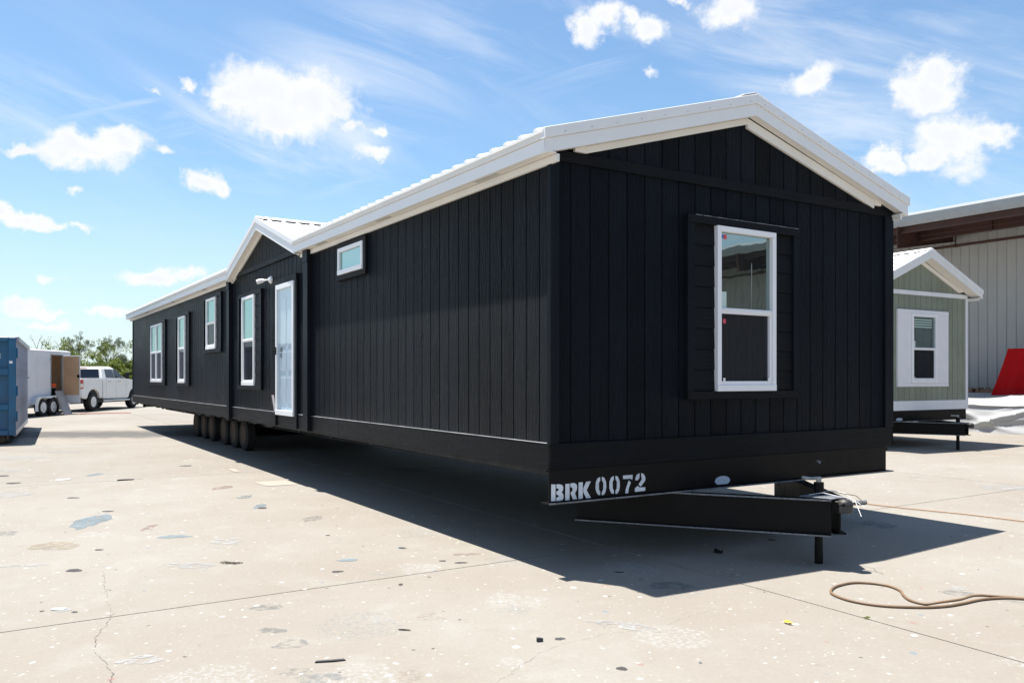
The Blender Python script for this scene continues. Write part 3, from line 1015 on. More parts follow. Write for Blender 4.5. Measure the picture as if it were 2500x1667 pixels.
for v0, v1 in ((DV0 - .03, DVC), (DVC, DV1 + .03)):
    dbar(v0, v1, .06, .128, -.070, .014, 'rake_trim', 'white_metal', .004)
    dbar(v0, v1, .095, .115, -.195, -.071, 'rake_board', 'white_metal')
    dbar(v0, v1, .012, .0945, -.194, -.182, 'rake_soffit', 'cream')
    dbar(v0 + (.12 if v0 < DVC - 1 else 0), v1 - (.12 if v1 > DVC + 1 else 0), -.02, .011, -.235, -.183, 'frieze_board', 'cream')
for sg in (-1, 1):
    e = DVC + sg * (DVC - DV0 + .03)
    # roof triangle running back into the main roof
    def main_u(z): return W / 2 - (4.312 - z) / .288
    t0, t1, t2 = (-.11, DVC, DZP), (-.11, e, dz(e)), (main_u(DZP) + .0, DVC, DZP)
    MB().add([t0, t1, t2] + [(p[0], p[1], p[2] - .025) for p in (t0, t1, t2)], [(0, 1, 2), (3, 5, 4), (0, 3, 4, 1), (1, 4, 5, 2), (2, 5, 3, 0)]).build('dormer_roof_panel', M['white_roof'], dorm)
    ribs = MB()
    u = .05
    while u < main_u(DZP) - .2:
        f = (u + .11) / (main_u(DZP) + .11)
        ve = e + (DVC - e) * f
        va = DVC + sg * .03
        if abs(ve - va) > .1:
            for uu0, uu1, h in ((u - .03, u + .03, .022),):
                ribs.hexa([(uu0, va, dz(va) + .001), (uu1, va, dz(va) + .001), (uu1, ve, dz(ve) + .001), (uu0, ve, dz(ve) + .001),
                           (uu0 + .015, va, dz(va) + h), (uu1 - .015, va, dz(va) + h), (uu1 - .015, ve, dz(ve) + h), (uu0 + .015, ve, dz(ve) + h)])
        u += .24
    ribs.build('dormer_roof_ribs', M['white_roof'], dorm, kind='stuff')
    v1 = DVC + sg * .20
    p = []
    for zz in (.026, .036):
        p += [(-.12, DVC, DZP + zz), (main_u(DZP), DVC, DZP + zz), (main_u(DZP), v1, dz(v1) + zz), (-.12, v1, dz(v1) + zz)]
    MB().hexa(p).build('dormer_ridge_cap', M['white_roof'], dorm)
    va, vb = DVC + sg * .05, DVC + sg * .185
    p = []
    for zz in (.002, .0245):
        p += [(-.05, va, dz(va) + zz), (main_u(DZP) - .1, va, dz(va) + zz), (main_u(DZP) - .1, vb, dz(vb) + zz), (-.05, vb, dz(vb) + zz)]
    MB().hexa(p).build('ridge_gap_strip', M['dark_gap'], dorm)

# posts that frame the dormer bay
for v0, v1 in ((5.99, 6.19), (10.565, 10.745)):
    b = H.part('corner_post', 'trim_z', 'left', v0, v1, ZB - .002, wall_top(v0) - .16, -.033, .055)
    H.part('post_head', 'trim_z', 'left', v0 - .004, v1 + .004, wall_top(v0) - .16, wall_top(v0) + .055, -.033, .064, b)

# windows on the long side
H.window('left', 8.936, 9.745, 1.484, 3.06, 2.275)
H.surround('left', 8.512, 10.05, 1.41, 3.125, 8.936, 9.745, 'trim_v', .205)
H.window('left', 11.832, 12.675, 2.21, 3.26, 2.745)
H.surround('left', 11.37, 12.98, 2.135, 3.33, 11.832, 12.675, 'trim_v', .205)
H.window('left', 14.93, 15.73, 1.50, 3.075, 2.31)
H.surround('left', 14.478, 16.07, 1.43, 3.14, 14.93, 15.73, 'trim_v', .205)
H.window('left', 17.98, 18.865, 1.505, 3.078, 2.31)
H.window('left', 18.875, 19.76, 1.505, 3.078, 2.31)
H.surround('left', 17.529, 20.01, 1.425, 3.147, 17.98, 19.76, 'trim_v', .205)
H.window('left', 4.013, 4.855, 2.953, 3.297, 0, single=True)
for a in ((3.935, 4.012, 2.952, 3.298), (4.856, 4.93, 2.952, 3.298)):
    H.part('trim_board', 'trim_z', 'left', *a, -.02, .014)
H.part('trim_board', 'trim_v', 'left', 3.935, 4.93, 2.884, 2.950, -.02, .016)
H.part('trim_board', 'trim_v', 'left', 3.935, 4.93, 3.299, 3.352, -.02, .016)

# the window in the end wall
wf = H.window('front', 1.868, 2.676, 1.485, 3.037, 2.238, pane='glass_front', d1=.045)
H.surround('front', 1.504, 3.040, 1.412, 3.111, 1.868, 2.676, 'trim_u', .203, d=.03)
MB().prism([(1.968 + .018 * math.cos(k * math.pi / 8), 2.945 + .018 * math.sin(k * math.pi / 8)) for k in range(16)], 'y', -.0032, -.0042).build('round_blue_sticker', simple('blue_sticker', (0.03, 0.13, 0.38), .4), wf)
MB().box(1.988, 2.026, -.0042, -.0032, 2.922, 2.966).build('square_red_sticker', simple('red_sticker', (0.62, 0.06, 0.09), .4), wf)
MB().box(1.975, 2.012, -.0062, -.005, 2.125, 2.168).build('square_red_sticker', M['siding'] and bpy.data.materials['red_sticker'], wf)
MB().box(1.924, 2.022, -.0042, -.0032, 2.275, 2.425).build('paper_label', simple('paper_label', (0.50, 0.62, 0.58), .6), wf)
mb = MB()
mb.box(2.362, 2.370, -.0042, -.0032, 2.275, 2.72)
mb.build('pane_reveal_line', M['galv'], wf)
r5 = random.Random(5)
cau = MB()
x = 1.6
while x < 2.98:
    l = r5.uniform(.02, .12)
    cau.box(x, min(x + l, 3.03), -.031, -.029, 3.1095, 3.1120 + r5.uniform(0, .003))
    x += l + r5.uniform(0, .02)
cau.build('caulk_bead', simple('grey_caulk', (.22, .23, .24), .7), black)

# storm door
door = MB()
H.fb(door, 'left', 6.69, 7.59, 3.0, 3.075, -.02, .045)
H.fb(door, 'left', 6.69, 7.59, 1.035, 1.115, -.02, .05)
H.fb(door, 'left', 6.69, 6.755, 1.115, 3.0, -.02, .045)
H.fb(door, 'left', 7.525, 7.59, 1.115, 3.0, -.02, .045)
door = door.build('storm_door', M['vinyl'], black, .004)
H.part('glass_pane', 'door_glass', 'left', 6.755, 7.525, 1.115, 3.0, .026, .031, door, 0)
inner = MB()
H.fb(inner, 'left', 6.755, 7.525, 1.115, 3.0, -.02, -.008)
inner = inner.build('inner_door', simple('inner_door_paint', (0.76, 0.785, 0.80), .5), door)
pn = MB()
for z0, z1 in ((1.22, 1.62), (1.72, 2.02), (2.12, 2.86)):
    for a0, a1 in ((6.83, 7.10), (7.18, 7.45)):
        H.fb(pn, 'left', a0, a1, z0, z1, -.008, .001)
pn.build('door_panels', M['vinyl'], door, .006, kind='stuff')
hd = MB()
H.fb(hd, 'left', 7.528, 7.562, 1.98, 2.10, .046, .058)
hd.tube([(-.058, 7.545, 2.04), (-.10, 7.545, 2.04), (-.105, 7.60, 2.035)], .012, 8).build('door_handle', M['steel_black'], door, smooth=True)
lk = MB()
H.fb(lk, 'left', 7.38, 7.44, 1.93, 2.0, -.008, .02)
H.fb(lk, 'left', 7.38, 7.44, 2.03, 2.1, -.008, .015)
lk.build('inner_lock', M['galv'], door, .004)
H.part('trim_board', 'trim_v', 'left', 6.585, 7.77, 3.08, 3.175, -.02, .03)
H.part('trim_board', 'trim_z', 'left', 6.585, 6.685, .856, 3.079, -.02, .024)
H.part('trim_board', 'trim_z', 'left', 7.60, 7.69, 1.07, 3.079, -.02, .018)
H.part('trim_board', 'trim_z', 'left', 7.70, 7.786, .856, 1.034, -.02, .012)
H.part('door_base_board', 'trim_v', 'left', 6.69, 7.62, .858, 1.034, -.033, -.008)
tag(MB().box(-.012, -.006, 7.64, 7.76, 1.075, 1.34).map(lambda x, y, z: (x - (z - 1.07) * .10, y + (z - 1.07) * .20, z)).build('paper_strip', simple('pinkish_paper', (0.58, 0.52, 0.52), .8),
    None, loc=C0, rot=(0, 0, TH)), 'pale pinkish paper strip stuck beside the lower edge of the storm door', 'paper strip')

# porch light
pl = MB().lathe([(-.0, .062), (.02, .062), (.035, .045), (.05, .028)], 18, 'x').map(lambda x, y, z: (-x + .02, y + 8.02, z + 3.215)).build('porch_light', M['vinyl'], black, smooth=True)
for dy in (.07, .16):
    MB().tube([(-.03, 8.02, 3.215), (-.08, 8.02 + dy * .5, 3.205), (-.11, 8.02 + dy, 3.20), (-.165, 8.02 + dy + .03, 3.185)], [.012, .014, .036, .040], 12).build('lamp_head', M['vinyl'], pl, smooth=True)

# running gear
jz = gz(*hw(2.29, -.83).to_2d())
cm = H.chassis(-.012, 4.525, .578, .853, 2.255, -.835, 2.29, jz + .001)
LET = {
 'B': [[(0.008, 0.738), (0.05, 0.735), (0.049, 0.598), (0.006, 0.599)], [(0.06, 0.735), (0.088, 0.734), (0.117, 0.726), (0.128, 0.706), (0.125, 0.681), (0.112, 0.665), (0.128, 0.648), (0.131, 0.62), (0.122, 0.602), (0.098, 0.598), (0.06, 0.598), (0.06, 0.627), (0.077, 0.628), (0.085, 0.637), (0.077, 0.645), (0.06, 0.649), (0.06, 0.679), (0.077, 0.68), (0.084, 0.689), (0.077, 0.699), (0.06, 0.702)]],
 'R': [[(0.15, 0.732), (0.192, 0.731), (0.192, 0.596), (0.148, 0.596)], [(0.201, 0.733), (0.237, 0.734), (0.262, 0.725), (0.271, 0.703), (0.267, 0.675), (0.249, 0.65), (0.251, 0.641), (0.27, 0.597), (0.227, 0.597), (0.201, 0.656), (0.22, 0.667), (0.225, 0.686), (0.218, 0.698), (0.201, 0.703)]],
 'K': [[(0.287, 0.735), (0.33, 0.735), (0.329, 0.597), (0.285, 0.597)], [(0.336, 0.683), (0.365, 0.736), (0.415, 0.737), (0.371, 0.665), (0.416, 0.597), (0.365, 0.597), (0.336, 0.652)]],
 '0': [[(0.514, 0.767), (0.485, 0.755), (0.468, 0.723), (0.465, 0.67), (0.477, 0.635), (0.493, 0.616), (0.514, 0.613), (0.514, 0.642), (0.502, 0.658), (0.5, 0.716), (0.514, 0.735)], [(0.533, 0.767), (0.558, 0.759), (0.578, 0.722), (0.581, 0.675), (0.572, 0.635), (0.553, 0.612), (0.533, 0.611), (0.533, 0.639), (0.548, 0.657), (0.549, 0.713), (0.533, 0.738)]],
 '7': [[(0.765, 0.764), (0.875, 0.763), (0.872, 0.732), (0.866, 0.719), (0.854, 0.731), (0.767, 0.734)], [(0.83, 0.719), (0.854, 0.697), (0.83, 0.648), (0.823, 0.606), (0.79, 0.607), (0.798, 0.646)]],
 '2': [[(0.952, 0.773), (0.922, 0.761), (0.907, 0.735), (0.906, 0.713), (0.934, 0.712), (0.952, 0.734)], [(0.973, 0.774), (1.003, 0.761), (1.02, 0.732), (1.019, 0.705), (0.997, 0.683), (0.967, 0.655), (0.955, 0.663), (0.942, 0.677), (0.967, 0.701), (0.982, 0.723), (0.973, 0.742)], [(0.901, 0.643), (0.931, 0.663), (0.952, 0.648), (1.019, 0.645), (1.019, 0.614), (0.901, 0.612)]]}
for ch, du in (('B', 0), ('R', 0), ('K', 0), ('0', 0), ('0', .149), ('7', 0), ('2', 0)):
    m = MB()
    for pg in LET[ch]:
        m.prism([(x + du, z) for x, z in pg], 'y', .0035, .0055)
    m.build('stencil_character', M['letter'], cm)
ov = MB()
for (cx, cz, rx, rz, n) in ((1.98, .64, .10, .045, 22),):
    ov.prism([(cx + rx * math.cos(2 * math.pi * k / n), cz + rz * max(-.75, math.sin(2 * math.pi * k / n))) for k in range(n)], 'y', .0042, .0055)
ov.build('spray_mark', M['overspray'], cm)
ov = MB()
ov.prism([(3.32, .70), (3.40, .71), (3.42, .77), (3.34, .78)], 'y', .0042, .0055)
ov.build('spray_mark', paint_stain_mat('grey_scuff', (.22, .22, .24), .5, 25), cm)
H.R(MB().box(.03, W - .03, .05, LN - .05, .800, .853)).build('belly_wrap', M['underside'], black)
r6 = random.Random(9)
for v0, v1, dp in ((8.0, 10.6, .06), (11.0, 23.0, .07), (2.2, 4.4, .05)):
    flap = MB()
    n = int((v1 - v0) / .16)
    for k in range(n):
        a, b = v0 + k * (v1 - v0) / n, v0 + (k + 1) * (v1 - v0) / n
        fa = dp * (.35 + .65 * abs(math.sin(a * 1.3))) * (.6 + .4 * math.sin(a * 7))
        fb_ = dp * (.35 + .65 * abs(math.sin(b * 1.3))) * (.6 + .4 * math.sin(b * 7))
        flap.hexa([(.04, a, ZB - fa), (.046, a, ZB - fa), (.046, b, ZB - fb_), (.04, b, ZB - fb_), (.04, a, ZB), (.046, a, ZB), (.046, b, ZB), (.04, b, ZB)])
    flap.build('torn_belly_flap', M['underside'], black)
wv = [12.81, 13.66, 14.60, 15.88, 16.75, 17.68]
wheel_set(black, [(u, v, gz(*hw(u, v).to_2d())) for u in (.88, 3.77) for v in wv])
for v in wv:
    zz = gz(*hw(2.3, v).to_2d()) + .34
    MB().tube([(.80, v, zz), (3.85, v, zz)], .04, 8).box(.98, 1.14, v - .05, v + .05, zz, .60).box(3.36, 3.52, v - .05, v + .05, zz, .60).build('axle', M['steel_black'], black)
MB().box(.3, W - .3, LN - .25, LN - .1, .70, .85).build('rear_crossmember', M['steel_black'], black)
# loose wires over the coupler
for k, (a, b, c, mname) in enumerate([((2.2, -.80, .585), (2.26, -1.02, .60), (2.36, -1.24, .52), 'vinyl'), ((2.30, -.82, .585), (2.33, -1.05, .615), (2.33, -1.26, .56), 'rust_rim'),
                                      ((2.36, -.75, .59), (2.44, -1.0, .60), (2.40, -1.18, .43), 'vinyl')]):
    MB().tube([a, tuple((p + q) / 2 + d for p, q, d in zip(a, b, (.02, 0, .02))), b, tuple((p + q) / 2 + d for p, q, d in zip(b, c, (.03, 0, .02))), c], .003, 6).build('trailer_wire', M[mname], black)

# ---- the green home behind
TH2 = 0.53
gr = thing('park_model_home', 'small sage green home on wheels with white trim, right of the black house', 'house', (0, 0, 0), TH2)
gr['mid'] = 1.8
R2 = Vector((math.cos(TH2), math.sin(TH2), 0))
p0 = Vector((10.92, 19.95, 0)) - 3.64 * R2
gr.location = p0
GZ0 = gz(9.4, 19.0)
GW, GL = 3.64, 9.5
zo = .05
G = House(gr, GW, GL, .885, 1.10, 3.45, 4.52, 0.42, .16, 0.0, {'core': 'green'})
G.shell()
ged = [.0 + .09] + [.2 + .2032 * k for k in range(18)]
ged = [e for e in ged if e < GW - .1] + [GW - .09]
G.boards('front', ged, 1.10, lambda u: 3.50, 'green')
G.boards('front', [.02] + ged[1:-1] + [GW - .02], 3.595, lambda u: G.ztop(u) - .22, 'green')
G.part('gable_band', 'white_trim', 'front', 0, GW, 3.50, 3.595, -.03, .0)
G.part('corner_board', 'white_trim', 'front', 0, .09, 1.10, 3.50, -.033, .0)
G.part('corner_board', 'white_trim', 'front', GW - .09, GW, 1.10, 3.50, -.033, .0)
G.part('corner_board', 'white_trim', 'right', .0, .09, 1.10, 3.58, -.033, .0)
G.part('bottom_band', 'white_trim', 'front', 0, GW, .885, 1.10, -.033, .004)
G.part('bottom_band', 'white_trim', 'right', 0.0, GL, .885, 1.10, -.033, .002)
G.part('bottom_band', 'white_trim', 'left', 0.0, GL, .885, 1.10, -.033, .002)
for f in ('left', 'right'):
    G.part('side_wall_sheet', 'green', f, .09, GL - .09, 1.10, 3.5, -.033, -.02)
G.roof_side('left', -.255, GL + .1, 10)
G.roof_side('right', -.255, GL + .1, 10)
G.eave('left', -.258, GL + .1)
G.eave('right', -.258, GL + .1)
G.rake(True, .26)
for u0, u1 in ((GW / 2 - .16, GW / 2), (GW / 2, GW / 2 + .16)):
    G.slope_bar(u0, u1, -.26, GL + .1, .027, .036, 'ridge_cap', 'white_roof')
    q0, q1 = (u0 + .01, u1 - .03) if u0 < GW / 2 - .01 else (u0 + .03, u1 - .01)
    G.slope_bar(q0, q1, -.18, GL, .002, .025, 'ridge_gap_strip', 'dark_gap')
gw = G.window('front', 1.425, 2.375, 1.50, 3.075, 2.275, pane='glass_front', d1=.04, fw=.066)
for a in ((.93, 1.421, 1.499, 3.076), (2.379, 2.82, 1.499, 3.076)):
    G.part('shutter_panel', 'white_trim', 'front', *a, -.02, .022)
G.part('trim_board', 'white_trim', 'front', .93, 2.82, 1.42, 1.498, -.02, .026)
G.part('trim_board', 'white_trim', 'front', .93, 2.82, 3.077, 3.16, -.02, .026)
bl = MB()
for k in range(4):
    bl.box(1.50, 2.20, -.0045, -.0032, 2.93 - k * .055, 2.955 - k * .055)
bl.build('blind_slats', simple('blind_slats', (0.40, 0.55, 0.50), .5), gw)
MB().box(1.495, 1.59, -.0045, -.0032, 2.31, 2.46).build('paper_label', bpy.data.materials['paper_label'], gw)
MB().box(1.495, 1.55, -.0055, -.0046, 2.78, 2.86).build('square_red_sticker', bpy.data.materials['red_sticker'], gw)
gjv = -.86
gq = p0 + 1.82 * R2 + gjv * Vector((-R2.y, R2.x, 0))
gcm = G.chassis(.06, GW - .08, .64, .884, 1.82, gjv, 1.82, gz(gq.x, gq.y) + .001, rails=(.9, 2.74), drop=.27)
MB().prism([(1.02 + .12 * math.cos(k * math.pi / 8), .69 + .035 * math.sin(k * math.pi / 8)) for k in range(16)], 'y', .0042, .0055).build('spray_mark', M['overspray'], gcm)
MB().prism([(.20 + .04 * math.cos(k * math.pi / 8), .73 + .06 * math.sin(k * math.pi / 8)) for k in range(16)], 'y', .0042, .0055).build('spray_mark', M['overspray'], gcm)
wheel_set(gr, [(u, v, gz(*(p0 + u * R2 + v * Vector((-R2.y, R2.x, 0))).to_2d())) for u in (.6, 3.04) for v in (5.2, 6.1)])
MB().box(.03, GW - .03, .05, GL - .05, .84, .884).build('belly_wrap', M['underside'], gr)

# ------------------------------------------------------------------ metal building along the right side
bld = thing('metal_building', 'large corrugated grey metal building with overhanging roof on brown beams', 'building', C0, TH)
M['wall_metal'] = simple('beige_wall_metal', (0.345, 0.34, 0.325), 0.5, vary=0.05, vscale=0.8)
M['oxide'] = simple('red_oxide_steel', (0.055, 0.020, 0.013), 0.7, vary=0.3, vscale=3)
M['gutter'] = simple('gutter_metal', (0.26, 0.275, 0.285), 0.45, vary=0.06)
UW, UE, VB0, VB1 = 24.2, 21.2, -40.0, 34.0
pitch = .305 * 3
prof = []
for j in range(3):
    a = j * .305
    prof += [(a, 0), (a + .018, -.032), (a + .055, -.032), (a + .073, 0), (a + .125, 0), (a + .132, -.006), (a + .150, -.006), (a + .157, 0), (a + .215, 0), (a + .222, -.006), (a + .240, -.006), (a + .247, 0)]
prof.append((pitch, 0))
pts = [(UW + d, a) for a, d in prof]
m = MB()
n = len(pts)
m.add([(x, y, -.3) for x, y in pts] + [(x, y, 7.15) for x, y in pts], [(i, i + 1, i + 1 + n, i + n) for i in range(n - 1)])
wp = m.build('wall_panel', M['wall_metal'], bld)
k = 0
v = VB0
while v < VB1:
    o = wp if k == 0 else copy_of(wp, bld)
    o.location = (0, v, 0)
    v += pitch
    k += 1
rz = lambda u: 6.86 + (u - UE) * .135
rp = None
v = VB0 - .6
while v < VB1 + .6:
    if rp is None:
        m = MB()
        m.hexa([(UE - .05, 0, rz(UE) - .03), (46, 0, rz(46) - .03), (46, pitch - .002, rz(46) - .03), (UE - .05, pitch - .002, rz(UE) - .03),
                (UE - .05, 0, rz(UE)), (46, 0, rz(46)), (46, pitch - .002, rz(46)), (UE - .05, pitch - .002, rz(UE))])
        rp = m.build('roof_panel', M['white_roof'], bld)
        o = rp
    else:
        o = copy_of(rp, bld)
    o.location = (0, v, 0)
    v += pitch
MB().box(UE - .075, UE - .055, VB0 - .6, VB1 + .6, rz(UE) - .045, rz(UE) + .05).build('eave_trim', M['white_metal'], bld)
MB().prism([(UE - .20, rz(UE) - .055), (UE - .06, rz(UE) - .055), (UE - .06, rz(UE) - .34), (UE - .10, rz(UE) - .36), (UE - .17, rz(UE) - .24)], 'y', VB0 - .6, VB1 + .6).build('gutter', M['gutter'], bld)
m = MB().box(UE + .04, UE + .055, VB0, VB1, 6.31, 6.70).box(UE - .03, UE + .04, VB0, VB1, 6.29, 6.31).box(UE - .03, UE - .02, VB0, VB1, 6.31, 6.335)
m.build('eave_strut', M['oxide'], bld)
m = MB().box(UE + 1.0, UE + 1.02, VB0, VB1, 6.17, 6.72).box(UE + .92, UE + 1.10, VB0, VB1, 6.15, 6.17).box(UE + .92, UE + 1.10, VB0, VB1, 6.72, 6.74)
m.build('edge_beam', M['oxide'], bld)
st_ = None
v = VB0 + 1.2
while v < VB1:
    if st_ is None:
        st_ = MB().box(UE + .93, UE + .998, -.006, .006, 6.171, 6.718).build('beam_stiffener', M['oxide'], bld)
        o = st_
    else:
        o = copy_of(st_, bld)
    o.location = (0, v, 0)
    v += 2.35
for u in (UE + .5, UE + 1.6, UE + 2.3):
    MB().box(u, u + .07, VB0, VB1, rz(u) - .24, rz(u) - .035).build('purlin', M['oxide'], bld)
first = None
v = 10.6 - 7.0 * 6
while v < VB1:
    if first is None:
        def Q(u, z): return (u, z)
        m = MB()
        m.hexa([(UE - .2, -.008, 5.82), (UW + .1, -.008, 6.33), (UW + .1, .008, 6.33), (UE - .2, .008, 5.82), (UE - .2, -.008, 6.5), (UW + .1, -.008, 6.95), (UW + .1, .008, 6.95), (UE - .2, .008, 6.5)])
        m.hexa([(UE - .2, -.10, 5.80), (UW + .1, -.10, 6.31), (UW + .1, .10, 6.31), (UE - .2, .10, 5.80), (UE - .2, -.10, 5.82), (UW + .1, -.10, 6.33), (UW + .1, .10, 6.33), (UE - .2, .10, 5.82)])
        first = m.build('canopy_rafter', M['oxide'], bld)
        o = first
    else:
        o = copy_of(first, bld)
    o.location = (0, v, 0)
    v += 7.0
m = MB().tube([(UW - .35, VB0, 6.10), (UW - .35, VB1, 6.10)], .045, 10)
v = VB0 + 1
while v < VB1:
    m.tube([(UW - .35, v, 6.10), (UW - .35, v, 6.42)], .022, 8)
    m.lathe([(-.06, .06), (.06, .06)], 8, 'y', (UW - .35, v, 6.10))
    v += 2.9
m.build('sprinkler_pipe', M['oxide'], bld)
m = MB().tube([(UE + .80, VB0, 6.28), (UE + .80, VB1, 6.28)], .016, 6)
v = VB0 + .4
while v < VB1:
    m.tube([(UE + .80, v, 6.20), (UE + .80, v, 6.52)], .014, 6)
    v += 1.9
m.build('conduit_run', M['oxide'], bld)
# hidden sides of the building
MB().box(UW + .2, 46, VB0, VB0 + .1, -.3, 7.2).build('end_wall', M['wall_metal'], bld)
MB().box(UW + .2, 46, VB1 - .1, VB1, -.3, 7.2).build('end_wall', M['wall_metal'], bld)

# wrapped stack in white plastic in front of the building
M['plastic'] = simple('white_plastic_sheet', (0.36, 0.36, 0.365), 0.42, vary=0.06, vscale=1.5)
r8 = random.Random(12)
m = MB()
NU, NV = 64, 200
U0, U1, V0, V1 = 20.15, 22.75, -8.0, 15.0
from mathutils import noise as mnoise
for i in range(NU + 1):
    for j in range(NV + 1):
        fu, fv = i / NU, j / NV
        v = V0 + (V1 - V0) * fv
        if fu < .5:                                          # hanging front
            g_ = fu / .5
            u, z = U0 + .16 * g_, .80 * g_
            nu, nz = -.9, .25
        else:                                                # sagging top
            g_ = (fu - .5) / .5
            u, z = U0 + .16 + (U1 - U0 - .16) * g_, .80 + .27 * g_ ** .8
            nu, nz = -.15, .75
        rid = 0.0
        for (amp, sv_, su, sk, ph) in ((.085, .16, 1.6, .22, 0), (.06, .26, 3.2, -.30, 1.3), (.025, .5, 6.0, .5, .4)):
            w_ = mnoise.noise(Vector((v * sv_ + ph, fu * su + v * sk, ph * 3)))
            rid += amp * (1.7 * max(0, 1 - 3.0 * abs(w_)) ** 2 - .5)
        fade = min(1, fu * 7) * (1 if fu < .93 else (1 - fu) / .07)
        u += nu * rid * .8 * fade + .14 * mnoise.noise(Vector((v * .4, 0, 2)))
        z += nz * rid * .7 * fade
        p = hw(u, v)
        m.v.append((p.x, p.y, gz(p.x, p.y) + max(.004, z)))
for i in range(NU):
    for j in range(NV):
        a = i * (NV + 1) + j
        m.f.append((a, a + 1, a + NV + 2, a + NV + 1))
sheet = m.build('plastic_covered_stack', M['plastic'], smooth=True)
tag(sheet, 'low stack under creased white plastic sheeting, along the metal building', 'plastic sheet')

# red tarp over a tall pile
M['red_tarp'] = simple('red_tarp', (0.36, 0.002, 0.003), 0.42, spec=.10, vary=0.12, vscale=3, bump=0.6, bscale=3.5, bstretch=(1, 1, .5), dist=.08)
m = MB()
NA, NZ = 72, 12
loop = []
for k in range(NA):
    t = 2 * math.pi * k / NA
    sx, sy = math.cos(t), math.sin(t)
    q = max(abs(sx), abs(sy))
    loop.append((sx / q, sy / q, k))
for iz in range(NZ + 1):
    f = iz / NZ
    for sx, sy, k in loop:
        fold = abs(math.sin(k * .9 + .6 * math.sin(k * .37) + f * 1.2)) - .5
        hu = 1.0 - .55 * f + .16 * fold * (1.05 - f)
        hv = 2.05 - .62 * f + .14 * fold * (1.0 - f)
        p = hw(22.95 + sx * hu * .75, 6.53 + sy * hv)
        m.v.append((p.x, p.y, gz(p.x, p.y) + .02 + 2.42 * f))
for iz in range(NZ):
    for k in range(NA):
        k2 = (k + 1) % NA
        m.f.append((iz * NA + k, iz * NA + k2, (iz + 1) * NA + k2, (iz + 1) * NA + k))
m.f.append(tuple(NZ * NA + k for k in range(NA)))
tag(m.build('tarp_covered_pile', M['red_tarp'], smooth=True), 'tall pile under a bright red tarp against the metal building', 'tarp')

M['raw_wood'] = simple('weathered_wood', (0.20, 0.12, 0.075), 0.85, vary=0.35, vscale=8)
for vc, lab in ((9.62, 'wooden rack of posts and rails behind the plastic sheet, beside the green home'), (8.72, 'wooden rack of posts and rails behind the plastic sheet, beside the red tarp')):
    p = hw(23.25, vc)
    t = thing('wooden_rack', lab, 'wooden rack', (p.x, p.y, gz(p.x, p.y)), TH, 'wooden racks by the building')
    for x in (-.3, .3):
        for y in (-.34, .34):
            MB().box(x - .05, x + .05, y - .05, y + .05, 0, 1.22).build('post', M['raw_wood'], t, .004)
    for z in (.3, .7, 1.05):
        for x in (-.3, .3):
            MB().box(x - .02, x + .02, -.288, .288, z, z + .10).build('rail', M['raw_wood'], t, .004)
    MB().box(-.26, .26, -.30, .30, 1.152, 1.19).build('rack_shelf', M['raw_wood'], t)

# ------------------------------------------------------------------ blue roll-off dumpster, left edge
M['dump_blue'] = simple('dumpster_blue', (0.0006, 0.088, 0.195), 0.34, vary=0.25, vscale=2.5, bump=0.15, bscale=5, dist=.02)
M['dump_pale'] = simple('dumpster_blue_sky_sheen', (0.42, 0.45, 0.54), 0.35, vary=0.3, vscale=1.6, bump=0.5, bscale=1.8, dist=.06)  # sky and ground reflected in the blue side, painted in as a pale colour
M['dump_rust'] = simple('rusty_steel', (0.10, 0.07, 0.05), 0.8, vary=0.4, vscale=8)
dang = math.atan2(.472, .881)
dp = Vector((-11.78, 19.8, 0))
dmp = thing('roll_off_dumpster', 'tall dark blue steel roll-off dumpster at the left edge of the yard', 'dumpster', (dp.x, dp.y, gz(dp.x, dp.y)), dang)
DW, DL, DB, DT = 2.45, 7.2, .21, 2.53
# local: x from -DW..0 (right side at x=0), y from 0 (near end) to DL
shell = MB().box(-DW, -DW + .05, .05, DL, DB, DT - .08).box(-.09, -.05, .05, DL, DB, DT - .08).box(-DW, -.05, DL - .05, DL, DB, DT - .08).box(-DW, -.05, .06, DL, DB, DB + .06)
shell.build('container_body', M['dump_blue'], dmp)
MB().box(-DW + .05, -.09, .045, .06, DB, DT - .08).build('end_gate', M['dump_blue'], dmp)
for z in (DB, DB + .27, DB + 1.06, DB + 1.84):
    pass
g = [('gate_post', -.155, 0, DB, DT), ('gate_post', -DW, -DW + .19, DB, DT), ('gate_rail', -DW + .19, -.155, DT - .10, DT), ('gate_rail', -DW + .19, -.155, DB, DB + .13),
     ('gate_rail', -DW + .19, -.155, DB + .60, DB + .74), ('gate_rail', -DW + .19, -.155, DB + 1.42, DB + 1.58)]
for nm, x0, x1, z0, z1 in g:
    MB().box(x0, x1, -.085, .044, z0, z1).build(nm, M['dump_blue'], dmp, .008)
for x in (-1.25,):
    MB().box(x - .07, x + .07, -.06, .044, DB + .13, DT - .10).build('gate_post', M['dump_blue'], dmp, .006)
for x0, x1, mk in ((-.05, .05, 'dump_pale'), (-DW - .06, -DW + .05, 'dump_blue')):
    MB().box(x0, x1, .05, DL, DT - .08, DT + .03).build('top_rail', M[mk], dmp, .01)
first = None
for k in range(14):
    if first is None:
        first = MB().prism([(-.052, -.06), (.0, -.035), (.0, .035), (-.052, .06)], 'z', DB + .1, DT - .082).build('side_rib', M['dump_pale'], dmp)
        o = first
    else:
        o = copy_of(first, dmp)
    o.location = (0, .4 + k * .5, 0)
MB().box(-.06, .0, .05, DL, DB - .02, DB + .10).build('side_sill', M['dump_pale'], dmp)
MB().box(-.049, -.044, .06, DL - .02, DB + .10, DT - .085).build('side_sheet', M['dump_pale'], dmp)
